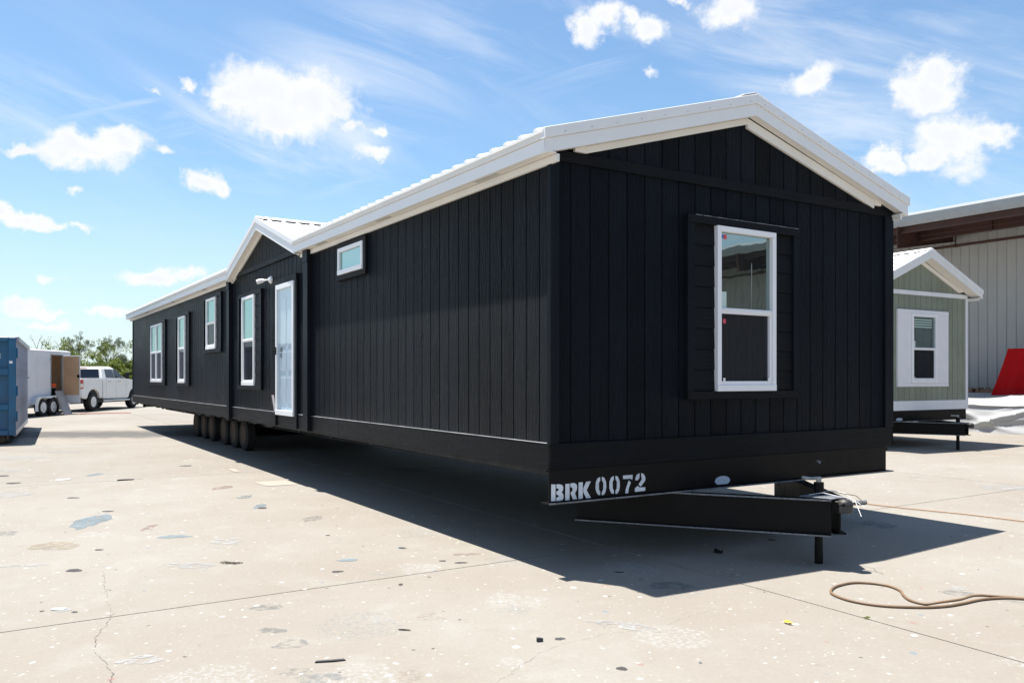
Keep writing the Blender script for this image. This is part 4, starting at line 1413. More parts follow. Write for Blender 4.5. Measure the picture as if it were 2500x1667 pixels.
for x in (-.36, -DW + .36):
    w = MB().lathe([(-.13, .11), (.13, .11)], 18, 'x', (x, .18, .112)).build('roller', M['dump_rust'], dmp, smooth=True)
    MB().box(x - .20, x - .15, .05, .35, .08, DB).box(x + .15, x + .20, .05, .35, .08, DB).build('roller_bracket', M['dump_rust'], w)
MB().box(-DW + .3, -.3, DL - .5, DL - .2, .003, DB).build('rear_skid', M['dump_rust'], dmp)
MB().box(-.135, -.07, -.0885, -.0855, DB + 1.70, DB + 1.76).build('white_decal', M['vinyl'], dmp)
hg = MB()
for z in (DB + .45, DB + 1.05, DB + 1.95):
    hg.tube([(.0, -.06, z - .12), (.0, -.06, z + .12)], .04, 10)
hg.build('gate_hinges', M['dump_blue'], dmp, kind='stuff')
# a printed notice, only its right edge shows
nt = MB()
for z0, z1, x0, x1 in ((2.10, 2.15, -.62, -.325), (2.03, 2.085, -.62, -.325), (1.84, 1.96, -.62, -.355), (1.78, 1.825, -.62, -.355)):
    nt.box(x0, x1, .0405, .0435, z0, z1)
nt.build('white_notice_print', M['vinyl'], dmp)

# ------------------------------------------------------------------ white cargo trailer
M['trailer_white'] = simple('trailer_white', (0.60, 0.61, 0.64), 0.38, vary=0.07, vscale=1.3)
M['plywood'] = simple('plywood', (0.50, 0.31, 0.18), 0.6, vary=0.10, vscale=3, bump=.1, bscale=20, bstretch=(3, 3, .3))
TX, TY0, TY1 = -18.62, 29.2, 35.15
tz0 = gz(TX, 33)
trl = thing('cargo_trailer', 'white enclosed cargo trailer with its side door open, behind the dumpster', 'trailer', (TX, 0, tz0), 0)
TF, TT, TWD = .50, 2.56, 2.15                                 # floor, top, width
D0, D1 = 33.68, 34.50                                         # door opening
for y0, y1 in ((TY0, 30.5), (30.5, 31.7), (31.7, 32.66), (32.66, D0)):
    MB().box(-.04, 0, y0 + .003, y1 - .003, TF - .12, TT).build('side_panel', M['trailer_white'], trl, .003)
MB().box(-.04, 0, D0 + .003, D1 - .003, TT - .14, TT).build('side_panel', M['trailer_white'], trl, .003)
MB().box(-.04, 0, D1 + .003, TY1, TF - .12, TT).build('side_panel', M['trailer_white'], trl, .003)
MB().box(-TWD, -TWD + .04, TY0, TY1, TF - .12, TT).build('side_panel', M['trailer_white'], trl)
MB().box(-TWD + .04, -.04, TY1 - .04, TY1, TF - .12, TT).build('nose_panel', M['trailer_white'], trl)  # no rear door: the unseen near end is left open to let daylight in
MB().prism([(-TWD - .01, TT), (.012, TT), (.012, TT + .035), (-.15, TT + .075), (-TWD + .15, TT + .075), (-TWD - .01, TT + .035)], 'y', TY0 - .01, TY1 + .01).build('roof', M['trailer_white'], trl)
MB().box(-TWD + .045, -.045, TY0 + .045, TY1 - .045, TF - .06, TF).build('floor', M['plywood'], trl)
MB().box(-TWD + .045, -TWD + .06, TY0 + .05, TY1 - .05, TF, TT - .02).box(-.055, -.045, TY0 + .05, D0 - .02, TF, TT - .02).box(-TWD + .07, -.06, TY1 - .06, TY1 - .045, TF, TT - .02).build('plywood_lining', M['plywood'], trl)
fr = MB().box(-.05, .012, D0 - .045, D0, TF - .02, TT - .10).box(-.05, .012, D1, D1 + .045, TF - .02, TT - .10).box(-.05, .012, D0 - .045, D1 + .045, TT - .14, TT - .10)
fr.build('door_frame', M['galv'], trl, .003)
lf = MB().box(.02, .74, D1 - .01, D1 + .03, TF - .03, TT - .13).build('side_door', M['trailer_white'], trl, .006)
MB().box(.05, .715, D1 - .018, D1 - .011, TF + .30, TT - .165).build('plywood_face', M['plywood'], lf)
MB().box(.64, .73, D1 - .05, D1 - .012, TF + 1.02, TF + 1.13).build('door_latch', M['steel_black'], lf, .006)
for z in (TF + .2, TF + 1.0, TF + 1.75):
    MB().box(-.01, .03, D0 - .07, D0 - .02, z - .06, z + .06).build('hinge', M['galv'], trl)
MB().box(.0, .02, 32.0, 32.12, TF + 1.0, TF + 1.03).build('marker_plate', M['steel_black'], trl)
# tandem fender: two arches in one sheet
wy = (32.78, 33.52)
arch = []
N = 14
def arcp(yc, a0, a1, r, zc=.36):
    return [(yc + r * math.cos(a0 + (a1 - a0) * k / N), zc + r * math.sin(a0 + (a1 - a0) * k / N)) for k in range(N + 1)]
outer = [(32.20, .20), (32.20, .48), (32.28, .66), (32.42, .76), (33.88, .80), (34.02, .70), (34.12, .48), (34.12, .20)]
inner = arcp(wy[1], -.4, 2.05, .385) + arcp(wy[0], 1.1, 3.5, .385)
fm = MB().prism(outer + [(34.0, .20)] + inner + [(32.38, .20)], 'x', .19, .205)
fm.prism([(32.20, .48), (32.28, .66), (32.42, .76), (33.88, .80), (34.02, .70), (34.12, .48), (34.10, .48), (34.0, .69), (33.87, .785), (32.43, .745), (32.295, .65), (32.215, .48)], 'x', -.02, .19)
fm.build('fender', M['trailer_white'], trl)
tw = None
for y in wy:
    for x, rot in ((.09, math.pi), (-TWD - .09, 0)):
        if tw is None:
            r_, w_ = .345, .2
            tw = MB().lathe([(-w_ / 2, r_ * .60), (-w_ / 2, r_ * .9), (-w_ * .36, r_), (w_ * .36, r_), (w_ / 2, r_ * .9), (w_ / 2, r_ * .60)], 26, 'x', caps=False).build('wheel', M['rubber'], trl, smooth=True)
            mm = MB().lathe([(-w_ * .5, r_ * .63), (-w_ * .5, r_ * .56), (-w_ * .36, r_ * .5), (-w_ * .42, r_ * .25), (-w_ * .6, r_ * .16), (-w_ * .6, r_ * .04)], 22, 'x')
            mm.build('rim', M['alloy'], tw, smooth=True)
            o = tw
        else:
            o = copy_of(tw, trl)
        o.location = (x, y, .345 + gz(TX, y) - tz0)
        o.rotation_euler = (0, 0, rot)
MB().box(-TWD + .3, -.3, TY0 + .2, TY1 - .2, TF - .18, TF - .06).build('frame', M['steel_black'], trl)
MB().prism([(-TWD / 2 - .6, TY1), (-TWD / 2 + .6, TY1), (-TWD / 2 + .05, TY1 + 1.3), (-TWD / 2 - .05, TY1 + 1.3)], 'z', TF - .16, TF - .08).build('tongue', M['steel_black'], trl)
MB().tube([(-TWD / 2, TY1 + 1.0, TF), (-TWD / 2, TY1 + 1.0, .01)], .04, 8).build('tongue_jack', M['steel_black'], trl)
# what stands inside the trailer doorway
o = MB().box(0, .02, 0, .22, 0, 1.25).map(lambda x, y, z: (x - z * .1, y, z)).build('leaning_board', simple('pale_board', (.5, .4, .26), .7), None, loc=(TX - .2, D0 + .06, tz0 + TF))
tag(o, 'pale wooden board leaning just inside the trailer doorway', 'board')
sh = thing('storage_rack', 'dark perforated storage rack standing inside the trailer doorway', 'rack', (TX - .42, D1 - .20, tz0 + TF), 0)
for y in (-.10, .12):
    MB().box(-.02, .02, y - .02, y + .02, 0, 1.55).build('upright', M['steel_black'], sh)
for k in range(11):
    MB().box(-.015, .015, -.08, .10, .1 + k * .135, .15 + k * .135).build('rung', M['steel_black'], sh)
M['orange'] = simple('orange_plastic', (.72, .10, .02), .5)
t_ = thing('power_tool_case', 'orange red tool case set on buckets in the trailer doorway', 'tool case', (TX - .22, D0 + .42, tz0 + TF + .62), 0)
MB().box(-.12, .12, -.16, .16, 0, .16).build('case_body', M['orange'], t_, .02, seg=2)
MB().tube([(0, -.07, .16), (0, -.06, .21), (0, .06, .21), (0, .07, .16)], .015, 8).build('handle', M['steel_black'], t_)
t_ = thing('bucket_stack', 'dark stacked buckets under the orange tool case in the trailer', 'bucket', (TX - .22, D0 + .42, tz0 + TF), 0)
MB().lathe([(0, .12), (.60, .16)], 18, 'z').build('bucket', M['steel_black'], t_, smooth=True)
MB().lathe([(.60, .17), (.62, .17)], 18, 'z').build('bucket_lid', M['galv'], t_, smooth=True)
# ramp board from the doorway to the ground
a, b = Vector((TX + .12, 33.72, tz0 + .97)), Vector((-18.08, 33.62, gz(-18.1, 33.6) + .005))
d = (b - a)
sd_ = Vector((0, 1, 0)) * .55
m = MB()
th = Vector((d.z, 0, -d.x)).normalized() * .025
if th.z < 0: th = -th
m.hexa([a, b, b + sd_ * 1.15, a + sd_ * 1.0, a + th, b + th, b + sd_ * 1.15 + th, a + sd_ + th])
tag(m.build('ramp_board', simple('grey_ramp_board', (.30, .29, .29), .7, vary=.2, vscale=5)), 'grey ramp board leaning from the trailer side door down to the concrete', 'ramp')

# ------------------------------------------------------------------ white pickup truck
M['truck_white'] = simple('truck_white', (0.70, 0.70, 0.69), 0.28, vary=0.03, vscale=1.0)
M['lens_red'] = simple('red_lens', (0.42, 0.01, 0.015), .25)
M['lens_white'] = simple('clear_lens', (0.70, 0.62, 0.55), .25)
M['plastic_dark'] = simple('dark_plastic', (0.020, 0.020, 0.022), .6)
M['chrome'] = simple('chrome', (.55, .55, .55), .2, metal=.9)
tx, ty = -19.68, 37.25
tg = gz(tx, ty)
trk = thing('pickup_truck', 'white crew cab pickup truck parked in front of the trees, facing away', 'truck', (tx, ty, tg), -0.02)
HWD = 1.0


def arcq(yc, zc, r, a0, a1, n=12):
    return [(yc + r * math.cos(a0 + (a1 - a0) * k / n), zc + r * math.sin(a0 + (a1 - a0) * k / n)) for k in range(n + 1)]


RW = .42
bed = [(-1.00, .62), (-1.05, .85), (-1.05, 1.40), (-1.00, 1.46), (.76, 1.46), (.76, .60), (.58, .58)] + arcq(0, RW, .56, .28, math.pi - .30) + [(-.62, .56)]
for s_ in (-1, 1):
    MB().prism(bed, 'x', s_ * HWD, s_ * (HWD - .13)).build('bed_side', M['truck_white'], trk, .03, smooth=True, seg=2)
MB().box(-HWD + .13, HWD - .13, -.98, .75, .70, .78).build('bed_floor', M['plastic_dark'], trk)
tgate = MB().box(-HWD + .14, HWD - .14, -1.05, -.98, .80, 1.45).build('tailgate', M['truck_white'], trk, .02)
MB().box(-.15, .15, -1.065, -1.052, 1.25, 1.36).build('tailgate_handle', M['plastic_dark'], tgate, .01)
cab = [(.78, .58), (.78, 1.46), (2.95, 1.47), (3.2, 1.44), (4.45, 1.36), (4.75, 1.22), (4.84, .95), (4.86, .62), (4.50, .52)] + arcq(3.80, RW, .56, .25, math.pi - .28) + [(3.18, .52), (.9, .54)]
MB().prism(cab, 'x', -HWD, HWD).build('cab_body', M['truck_white'], trk, .035, smooth=True, seg=2)
for y in (0, 3.8):
    for s_ in (-1, 1):
        MB().box(s_ * .42, s_ * .865, y - .575, y + .575, .56, 1.02).build('wheel_well', M['plastic_dark'], trk)
gh = MB()
b_ = [(-.95, .80, 1.45), (.95, .80, 1.45), (.93, 3.05, 1.46), (-.93, 3.05, 1.46)]
s1 = [(-.80, .96, 1.93), (.80, .96, 1.93), (.78, 2.16, 1.95), (-.78, 2.16, 1.95)]
s2 = [(-.66, 1.10, 2.01), (.66, 1.10, 2.01), (.64, 1.92, 2.02), (-.64, 1.92, 2.02)]
gh.add(b_ + s1 + s2, [(0, 3, 2, 1), (0, 1, 5, 4), (1, 2, 6, 5), (2, 3, 7, 6), (3, 0, 4, 7), (4, 5, 9, 8), (5, 6, 10, 9), (6, 7, 11, 10), (7, 4, 8, 11), (8, 9, 10, 11)])
gh.build('cab_roof', M['truck_white'], trk, .03, smooth=True, seg=2)


def on_side(y, z):                                            # point on the slanting right side of the cab
    f = (z - 1.455) / (1.94 - 1.455)
    return .945 + (.79 - .945) * f


for s_ in (1, -1):
    for nm, pts_ in (('rear_side_window', [(1.20, 1.50), (1.98, 1.50), (1.93, 1.88), (1.27, 1.88)]), ('front_side_window', [(2.06, 1.50), (2.80, 1.50), (2.33, 1.87), (2.01, 1.88)])):
        q = [(s_ * (on_side(y, z) + .004), y, z) for y, z in pts_]
        if s_ < 0: q = q[::-1]
        MB().slab(q, .008).build(nm, M['glass_dark'], trk)
MB().slab([(.82, .815, 1.50), (-.82, .815, 1.50), (-.72, .945, 1.88), (.72, .945, 1.88)][::-1], .014).build('rear_window', M['glass_dark'], trk)
MB().slab([(-.85, 2.985, 1.50), (.85, 2.985, 1.50), (.74, 2.22, 1.91), (-.74, 2.22, 1.91)], .012).build('windscreen', M['glass_dark'], trk)
MB().box(-.17, .17, .935, .955, 1.925, 1.965).build('high_brake_light', M['lens_red'], trk)
for s_ in (-1, 1):
    t_ = MB().box(s_ * (HWD - .10), s_ * (HWD + .012), -1.065, -.86, 1.00, 1.42).build('tail_light', M['lens_red'], trk, .02)
    MB().box(s_ * (HWD - .08), s_ * (HWD + .016), -1.07, -.90, 1.06, 1.24).build('reversing_lens', M['lens_white'], t_, .01)
    MB().box(s_ * (HWD - .35), s_ * (HWD - .02), 4.72, 4.83, 1.02, 1.20).build('headlight', M['lens_white'], trk, .02)
    mr = MB().box(s_ * (HWD + .10), s_ * (HWD + .30), 2.62, 2.72, 1.46, 1.74).build('door_mirror', M['plastic_dark'], trk, .03, seg=2)
    MB().tube([(s_ * .94, 2.70, 1.50), (s_ * (HWD + .18), 2.68, 1.52)], .03, 8).build('mirror_arm', M['plastic_dark'], mr)
    MB().tube([(s_ * (HWD + .04), .70, .46), (s_ * (HWD + .06), .95, .45), (s_ * (HWD + .06), 3.0, .45), (s_ * (HWD + .04), 3.2, .46)], .045, 10).build('running_board', M['chrome'], trk, smooth=True)
    for y in (1.30, 2.20):
        MB().box(s_ * HWD, s_ * (HWD + .03), y, y + .20, 1.30, 1.335).build('door_handle', M['chrome'], trk, .008)
    gp = MB()
    for y in (1.10, 2.02, 2.98):
        gp.box(s_ * (HWD - .002), s_ * (HWD + .0015), y, y + .008, .62, 1.44)
    gp.build('door_seam', M['plastic_dark'], trk)
MB().box(-.96, .96, -1.20, -1.04, .56, .76).build('rear_bumper', M['chrome'], trk, .03, seg=2)
MB().box(-.98, .98, 4.84, 4.98, .52, .80).build('front_bumper', M['chrome'], trk, .03, seg=2)
MB().box(-.6, .6, 4.845, 4.875, .85, 1.18).build('grille', M['plastic_dark'], trk, .01)
MB().box(-.45, .45, -1.0, 4.4, .34, .56).box(-.8, .8, .35, 3.2, .40, .56).build('underbody', M['plastic_dark'], trk)
MB().box(-.9, -.55, .4, 1.6, .30, .5).box(.55, .85, -1.1, -.6, .36, .6).build('exhaust', M['plastic_dark'], trk)
tw = None
for y in (0, 3.8):
    for x, rot in ((.86, math.pi), (-.86, 0)):
        if tw is None:
            r_, w_ = .42, .28
            tw = MB().lathe([(-w_ / 2, r_ * .60), (-w_ / 2, r_ * .9), (-w_ * .36, r_), (w_ * .36, r_), (w_ / 2, r_ * .9), (w_ / 2, r_ * .60)], 28, 'x', caps=False).build('wheel', M['rubber'], trk, smooth=True)
            mm = MB().lathe([(-w_ * .47, r_ * .62), (-w_ * .50, r_ * .57), (-w_ * .2, r_ * .52), (-w_ * .2, r_ * .1)], 24, 'x')
            rim = mm.build('rim', M['plastic_dark'], tw, smooth=True)
            sp_ = MB().lathe([(-w_ * .48, r_ * .60), (-w_ * .50, r_ * .52), (-w_ * .44, r_ * .50)], 24, 'x')
            for k in range(8):
                t = 2 * math.pi * k / 8
                c_, s__ = math.cos(t), math.sin(t)
                n_ = Vector((0, -s__, c_)) * .062
                o_ = Vector((0, c_, s__))
                q = [o_ * r_ * .1 - n_, o_ * r_ * .55 - n_, o_ * r_ * .55 + n_, o_ * r_ * .1 + n_]
                sp_.hexa([(-w_ * .46, p.y, p.z) for p in q] + [(-w_ * .30, p.y, p.z) for p in q])
            sp_.lathe([(-w_ * .52, r_ * .18), (-w_ * .30, r_ * .2)], 16, 'x')
            sp_.build('wheel_spokes', M['alloy'], tw)
            o = tw
        else:
            o = copy_of(tw, trk)
        o.location = (x, y, .42 + SLOPE * y)
        o.rotation_euler = (0, 0, rot)

# ------------------------------------------------------------------ trees and scrub
def leaf_cloud(m, c, rad, n, size, r):
    for _ in range(n):
        while True:
            p = Vector((r.uniform(-1, 1), r.uniform(-1, 1), r.uniform(-1, 1)))
            if p.length < 1: break
        p = p * (p.length ** -.35 if p.length > .01 else 1)
        p = Vector(c) + Vector((p.x * rad[0], p.y * rad[1], p.z * rad[2]))
        a = Vector((r.gauss(0, 1), r.gauss(0, 1), r.gauss(0, 1))).normalized()
        b = a.orthogonal().normalized()
        s = size * r.uniform(.6, 1.3)
        m.add([p - a * s, p - b * s * .5, p + a * s, p + b * s * .5], [(0, 1, 2, 3)])


def shrub(x, y, h, w, label, seed, mat='leaf_bush'):
    r = random.Random(seed)
    t = thing('shrub', label, 'shrub', (x, y, gz(x, y)), 0, 'scrub bushes behind the truck')
    m = MB()
    st = MB()
    for k in range(56):
        a = r.uniform(0, 6.28)
        q = math.sqrt(r.random())
        zz = h * (.22 + .68 * r.random() * (1 - .55 * q * q))
        c = (math.cos(a) * q * w * .5, math.sin(a) * q * w * .4, zz)
        s = r.uniform(.26, .5)
        leaf_cloud(m, c, (s * 1.1, s, s * .8), 130, .105, r)
        if k % 4 == 0:
            st.tube([(c[0] * .15, c[1] * .15, 0), (c[0] * .6, c[1] * .6, zz * .55), c], [.05, .03, .012], 5)
    for k in range(16):                                       # a few shoots stand clear of the outline
        a = r.uniform(0, 6.28)
        q = r.random()
        c = (math.cos(a) * q * w * .5, math.sin(a) * q * w * .4, h * r.uniform(.80, 1.12))
        leaf_cloud(m, c, (.20, .2, .34), 34, .07, r)
    m.build('crown', M[mat], t)
    st.build('trunk', M['bark'], t, smooth=True)


sy = 72
labels = ['yellow green bush directly behind the open trailer door', 'bushy green scrub between the two thin mesquite trees', 'yellow green bush behind the truck cab roof', 'low bush right of the truck, beside the black house',
          'dark green bush behind the trailer roof', 'green bush standing left of the truck cab']
specs = [(x, y, h * (1.0 if x < -37 else 1.12), w) for x, y, h, w in [(-37.6, 70, 4.0, 3.4), (-34.6, 71, 3.5, 3.6), (-35.6, 66, 3.3, 3.2), (-30.6, 69, 3.0, 3.6), (-40.2, 74, 3.1, 3.6), (-33.2, 76, 3.9, 3.4), (-28.6, 72, 3.2, 3.8), (-44.0, 73, 2.9, 4.0),
         (-26.0, 73, 3.4, 3.6), (-31.6, 64, 2.5, 3.0), (-48.0, 72, 3.0, 4.2), (-23.0, 72, 3.3, 4.0)]]
names = ['tallest bush, yellow green, left of the truck and behind the open trailer door', 'green bush between the two thin mesquite trees', 'bush just above the rear of the truck cab', 'yellow green bush above the truck bonnet, beside the black house',
         'bush showing over the trailer roof behind its open door', 'dark green bush at the foot of the right mesquite', 'bush partly hidden by the far corner of the black house', 'bush hidden behind the trailer, next to the dumpster',
         'bush behind the far end of the black house', 'lowest bush, right behind the truck windscreen', 'bush behind the blue dumpster', 'bush far behind the rear of the black house']
for i, ((x, y, h, w), nm) in enumerate(zip(specs, names)):
    shrub(x, y, h, w, nm, 100 + i)


def sparse_tree(x, y, h, w, label, seed, lean=0.0, balls=()):
    r = random.Random(seed)
    t = thing('mesquite_tree', label, 'tree', (x, y, gz(x, y)), 0, 'thin mesquite trees beyond the truck')
    br = MB()
    cr = MB()

    def grow(p, d, l, rad, lev):
        q = p + d * l * .5 + Vector((r.uniform(-.1, .1), r.uniform(-.1, .1), 0)) * l
        e = p + d * l
        br.tube([p, q, e], [rad, rad * .8, rad * .6], 5)
        if lev == 4 and r.random() < .92:
            leaf_cloud(cr, e, (.30, .30, .20), 44, .062, r)
        elif lev == 3 and r.random() < .35:
            leaf_cloud(cr, e, (.24, .24, .18), 22, .05, r)
        if lev < 4:
            for _ in range(3 if lev < 3 else 2):
                nd = (d + Vector((r.uniform(-.9, .9), r.uniform(-.9, .9), r.uniform(-.25, .55)))).normalized()
                grow(e, nd, l * r.uniform(.55, .8), rad * .6, lev + 1)
    for k in range(2):
        d = Vector((r.uniform(-.22, .22) + lean, r.uniform(-.2, .2), 1)).normalized()
        grow(Vector((r.uniform(-.2, .2), 0, 0)), d, h * .43, .09, 0)
    for bx, bz, bs in balls:
        leaf_cloud(cr, (bx, 0, bz), (bs, bs, bs), 260, .05, r)
    zmax = max(v[2] for v in cr.v)
    xs = sorted(v[0] for v in cr.v)
    x0, x1 = xs[len(xs) // 50], xs[-len(xs) // 50]
    sx, sz = w / (x1 - x0), h / zmax
    fn = lambda a, b, c: ((a - (x0 + x1) / 2 * min(1, c / zmax)) * sx, b * sx, c * sz)
    br.map(fn)
    cr.map(fn)
    br.build('trunk', M['bark'], t, smooth=True)
    cr.build('crown', M['leaf_grey'], t)


sparse_tree(-41.8, 80, 5.75, 2.7, 'left thin mesquite tree with dark mistletoe clumps, above the open trailer door', 21, balls=((-.4, 4.3, .22), (.1, 4.1, .26), (-.2, 3.8, .2)))
sparse_tree(-38.6, 80, 5.4, 2.8, 'right thin mesquite tree with feathery crown, above the truck', 34)
sparse_tree(-36.9, 79, 3.6, 1.6, 'small leaning mesquite with bare dark trunk beside the black house', 47, lean=-.35)


def dead_tree(x, y, h, label, seed):
    r = random.Random(seed)
    t = MB()

    def grow(p, d, l, rad, lev):
        e = p + d * l
        t.tube([p, p + d * l * .5 + Vector((r.uniform(-.05, .05), 0, 0)), e], [rad, rad * .8, rad * .6], 5)
        if lev < 3:
            for _ in range(2):
                grow(e, (d + Vector((r.uniform(-.7, .7), r.uniform(-.5, .5), r.uniform(-.1, .3)))).normalized(), l * r.uniform(.5, .75), rad * .6, lev + 1)
    grow(Vector((0, 0, 0)), Vector((r.uniform(-.1, .1), 0, 1)).normalized(), h * .5, .07, 0)
    zm = max(v[2] for v in t.v)
    t.map(lambda a, b, c: (a, b, c * h / zm))
    o = t.build('dead_tree', M['deadwood'], None, loc=(x, y, gz(x, y)), smooth=True)
    tag(o, label, 'tree', 'bare dead trees behind the trailer')


dead_tree(-45.2, 78, 5.3, 'bare dead tree behind the top rail of the dumpster', 5)
dead_tree(-44.0, 78, 5.3, 'bare forked dead tree over the left end of the trailer', 8)
dead_tree(-42.9, 79, 4.6, 'short bare dead tree over the middle of the trailer roof', 11)
dead_tree(-42.4, 80, 4.9, 'bare dead tree left of the mesquite with mistletoe', 15)

# ------------------------------------------------------------------ hoses, cords and litter
def catmull(pts, n=6, closed=False):
    out = []
    P_ = [Vector(p) for p in pts]
    for i in range(len(P_) - 1):
        p0_, p1_, p2_, p3_ = P_[max(i - 1, 0)], P_[i], P_[i + 1], P_[min(i + 2, len(P_) - 1)]
        for k in range(n):
            t = k / n
            out.append(.5 * ((2 * p1_) + (-p0_ + p2_) * t + (2 * p0_ - 5 * p1_ + 4 * p2_ - p3_) * t * t + (-p0_ + 3 * p1_ - 3 * p2_ + p3_) * t ** 3))
    out.append(P_[-1])
    return out


hp = [(5.2, 6.0), (4.4, 6.02), (3.882, 6.125), (3.66, 6.185), (3.433, 6.160), (3.251, 6.050), (3.087, 5.985), (2.975, 6.0), (2.915, 6.090), (2.925, 6.219), (2.967, 6.38), (2.935, 6.52), (2.827, 6.599), (2.691, 6.606),
      (2.529, 6.498), (2.437, 6.368), (2.413, 6.243), (2.476, 6.077), (2.643, 5.952), (2.903, 5.913), (3.088, 5.941), (3.251, 6.013), (3.448, 6.118), (3.66, 6.160), (3.893, 6.10), (4.4, 5.995), (5.2, 5.975)]
lift = [0.0] * len(hp)
lift[18] = .0
path = [(x, y, gz(x, y) + .011 + (0.018 if 4 <= i <= 6 else 0)) for i, (x, y) in enumerate(hp)]
tag(MB().tube(catmull(path, 8), .0098, 10).build('air_hose', M['hose'], smooth=True), 'tan rubber air hose lying in a loop on the sunlit concrete', 'hose')
cp_ = [(4.52, 10.66), (4.60, 10.52), (4.827, 10.28), (5.105, 10.03), (5.371, 9.80), (5.734, 9.36), (6.1, 8.95), (6.8, 8.4)]
tag(MB().tube(catmull([(x, y, gz(x, y) + .012) for x, y in cp_], 6), .006, 8).build('orange_hose', simple('orange_hose', (.30, .16, .075), .6)), 'thin orange hose running right from under the hitch along the shadow edge', 'hose')
a = hw(2.62, -.72)
pc = MB().tube(catmull([(4.02, 10.35, gz(4, 10.3) + .02), (4.2, 10.5, gz(4, 10.5) + .02), (4.38, 10.60, gz(4.4, 10.6) + .02)], 4), .014, 8)
cab_ = pc.build('air_connector', M['steel_black'], smooth=True)
MB().tube([(4.38, 10.60, gz(4.4, 10.6) + .03), (4.52, 10.66, gz(4.5, 10.6) + .03)], .030, 10).build('fitting', M['galv'], cab_, smooth=True)
tag(cab_, 'black connector and fitting lying behind the hitch coupler', 'connector')
rp_ = [(-18.0, 34.6), (-17.6, 34.45), (-17.0, 34.75), (-16.5, 35.0), (-16.1, 35.2), (-16.6, 35.25), (-17.3, 34.95), (-17.9, 34.72), (-17.7, 34.2)]
tag(MB().tube(catmull([(x, y, gz(x, y) + .018) for x, y in rp_], 5), .011, 6).build('red_cord', simple('red_cord', (.42, .10, .08), .6)), 'red extension cord on the concrete beside the ramp board', 'cord')

r9 = random.Random(77)


def cb1_():
    return bpy.data.materials.get('cardboard_pale')


def scrap(name, x, y, pts, h, mat, label, cat, rz_=0.0, crumple=.0):
    m = MB()
    pts = [(px * .8, py * .8) for px, py in pts] if mat not in (cb1_(),) else pts
    n_ = len(pts)
    m.add([(px, py, 0.004) for px, py in pts] + [(px * .92, py * .92, h + crumple * r9.random()) for px, py in pts],
          [tuple(range(n_ - 1, -1, -1)), tuple(range(n_, 2 * n_))] + [(i, (i + 1) % n_, (i + 1) % n_ + n_, i + n_) for i in range(n_)])
    return tag(m.build(name, mat, None, loc=(x, y, gz(x, y)), rot=(0, 0, rz_)), label, cat)


yel = simple('yellow_leaf', (.80, .46, .02), .6)
lf_ = MB()
for k in range(3):
    t = -.9 + k * .9
    q = [(0, 0, .012), (.030 * math.cos(t) - .012 * math.sin(t), .030 * math.sin(t) + .012 * math.cos(t), .022), (.055 * math.cos(t), .055 * math.sin(t), .012), (.030 * math.cos(t) + .012 * math.sin(t), .030 * math.sin(t) - .012 * math.cos(t), .020)]
    lf_.add(q, [(0, 1, 2, 3)])
tag(lf_.build('yellow_leaf', yel, None, loc=(1.82, 5.55, gz(1.8, 5.5)), rot=(0, 0, .4)), 'small bright yellow leaf on the concrete left of the hose', 'leaf')
wd = MB()
for k in range(14):
    t = r9.uniform(0, 6.28)
    l = r9.uniform(.012, .032)
    wd.add([(0, 0, .002), (l * .6 * math.cos(t + .3), l * .6 * math.sin(t + .3), .018), (l * math.cos(t), l * math.sin(t), .014)], [(0, 1, 2)])
tag(wd.build('weed', M['leaf_bush'], None, loc=(2.41, 5.66, gz(2.4, 5.6))), 'tiny green weed growing in the joint between slabs by the hose', 'weed')
dk = simple('dark_rubber_scrap', (.045, .042, .045), .8, vary=.3, vscale=20)
scrap('rubber_scrap', -1.05, 4.82, [(-.11, -.014), (.02, -.006), (.11, .016), (.10, .034), (0, .014), (-.11, .004)], .008, dk, 'long thin dark scrap lying near the bottom centre of the concrete', 'scrap', .1, .004)
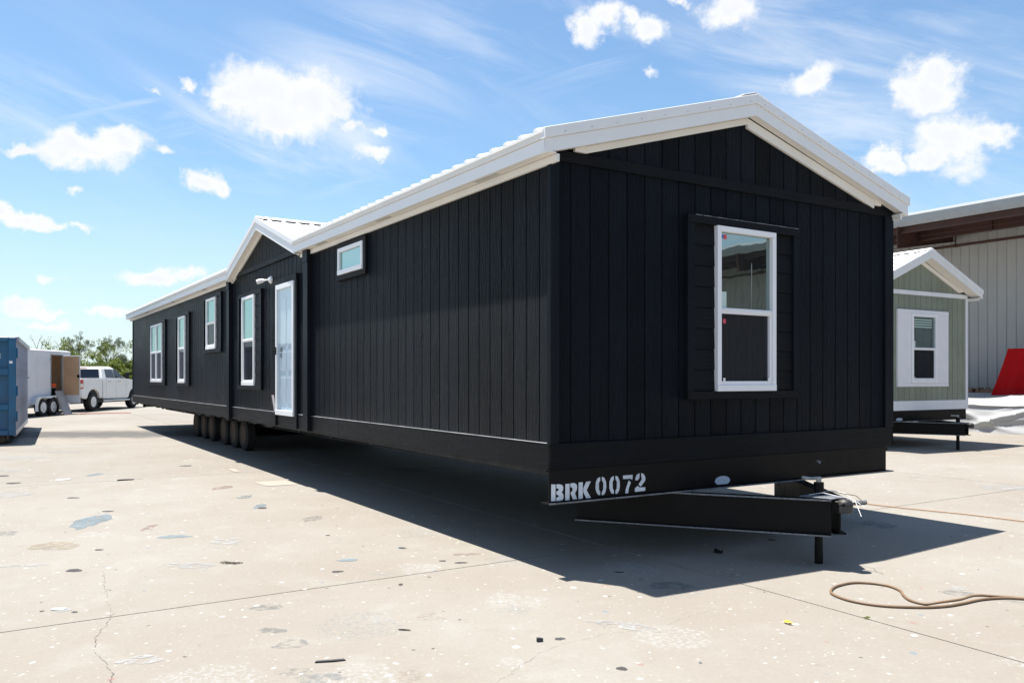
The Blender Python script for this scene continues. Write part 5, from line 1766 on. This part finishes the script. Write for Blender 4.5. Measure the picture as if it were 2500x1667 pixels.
scrap('rubber_scrap', -0.70, 5.41, [(-.05, .008), (.05, -.012), (.055, -.004), (-.01, .016), (-.045, .02)], .007, dk, 'small thin dark scrap on the sunlit concrete below the middle of the shadow', 'scrap', 0, .004)
scrap('rubber_scrap', .17, 5.19, [(-.025, -.015), (.02, -.018), (.035, .004), (.01, .02), (-.02, .014)], .018, dk, 'dark crumpled scrap next to a round black spot on the concrete', 'scrap', .3, .01)
scrap('cloth_scrap', 1.93, 7.78, [(-.045, -.03), (.02, -.04), (.05, 0), (.03, .05), (-.02, .06), (-.05, .02)], .012, M['steel_black'], 'black cloth scrap in the shade under the drawbar beam', 'scrap', 0, .025)
scrap('cloth_scrap', -6.05, 13.07, [(-.12, -.14), (-.02, -.06), (.12, .0), (.12, .1), (0, .05), (-.14, -.06)], .01, dk, 'bent dark strip on the concrete left of the black house shadow', 'scrap', 0, .01)
scrap('paper_scrap', -3.20, 5.89, [(-.07, -.02), (.03, -.03), (.07, .0), (.03, .035), (-.05, .03)], .006, M['vinyl'], 'white paper scrap lying near the cracked slab joint', 'paper', .2, .006)
scrap('paper_scrap', -7.05, 13.1, [(-.14, -.05), (.06, -.06), (.15, .02), (.0, .08), (-.1, .04)], .008, M['vinyl'], 'torn white paper lying left of the blue paint patch', 'paper', .3, .01)
cb1 = simple('cardboard_pale', (.30, .26, .22), .8, vary=.06)
scrap('cardboard_sheet', -3.61, 12.63, [(-.36, .18), (-.02, -.28), (.40, -.08), (.06, .42)], .008, cb1, 'pale square of cardboard lying beside the edge of the house shadow', 'cardboard')
scrap('cardboard_strip', -4.83, 14.4, [(-.16, .20), (.12, -.26), (.20, -.20), (-.06, .26)], .008, cb1, 'narrow pale cardboard strip lying beside the edge of the house shadow', 'cardboard')
tw_ = MB()
for k in range(5):
    t = r9.uniform(-.5, .5)
    tw_.tube([(-.08 + k * .03, r9.uniform(-.02, .02), .006), (-.04 + k * .03, r9.uniform(-.03, .03), .014), (.04 + k * .02, r9.uniform(-.03, .03), .005)], .004, 5)
tag(tw_.build('twig', M['bark'], None, loc=(-2.49, 7.32, gz(-2.5, 7.3))), 'small dark twig lying in a white paint smear on the concrete', 'twig')
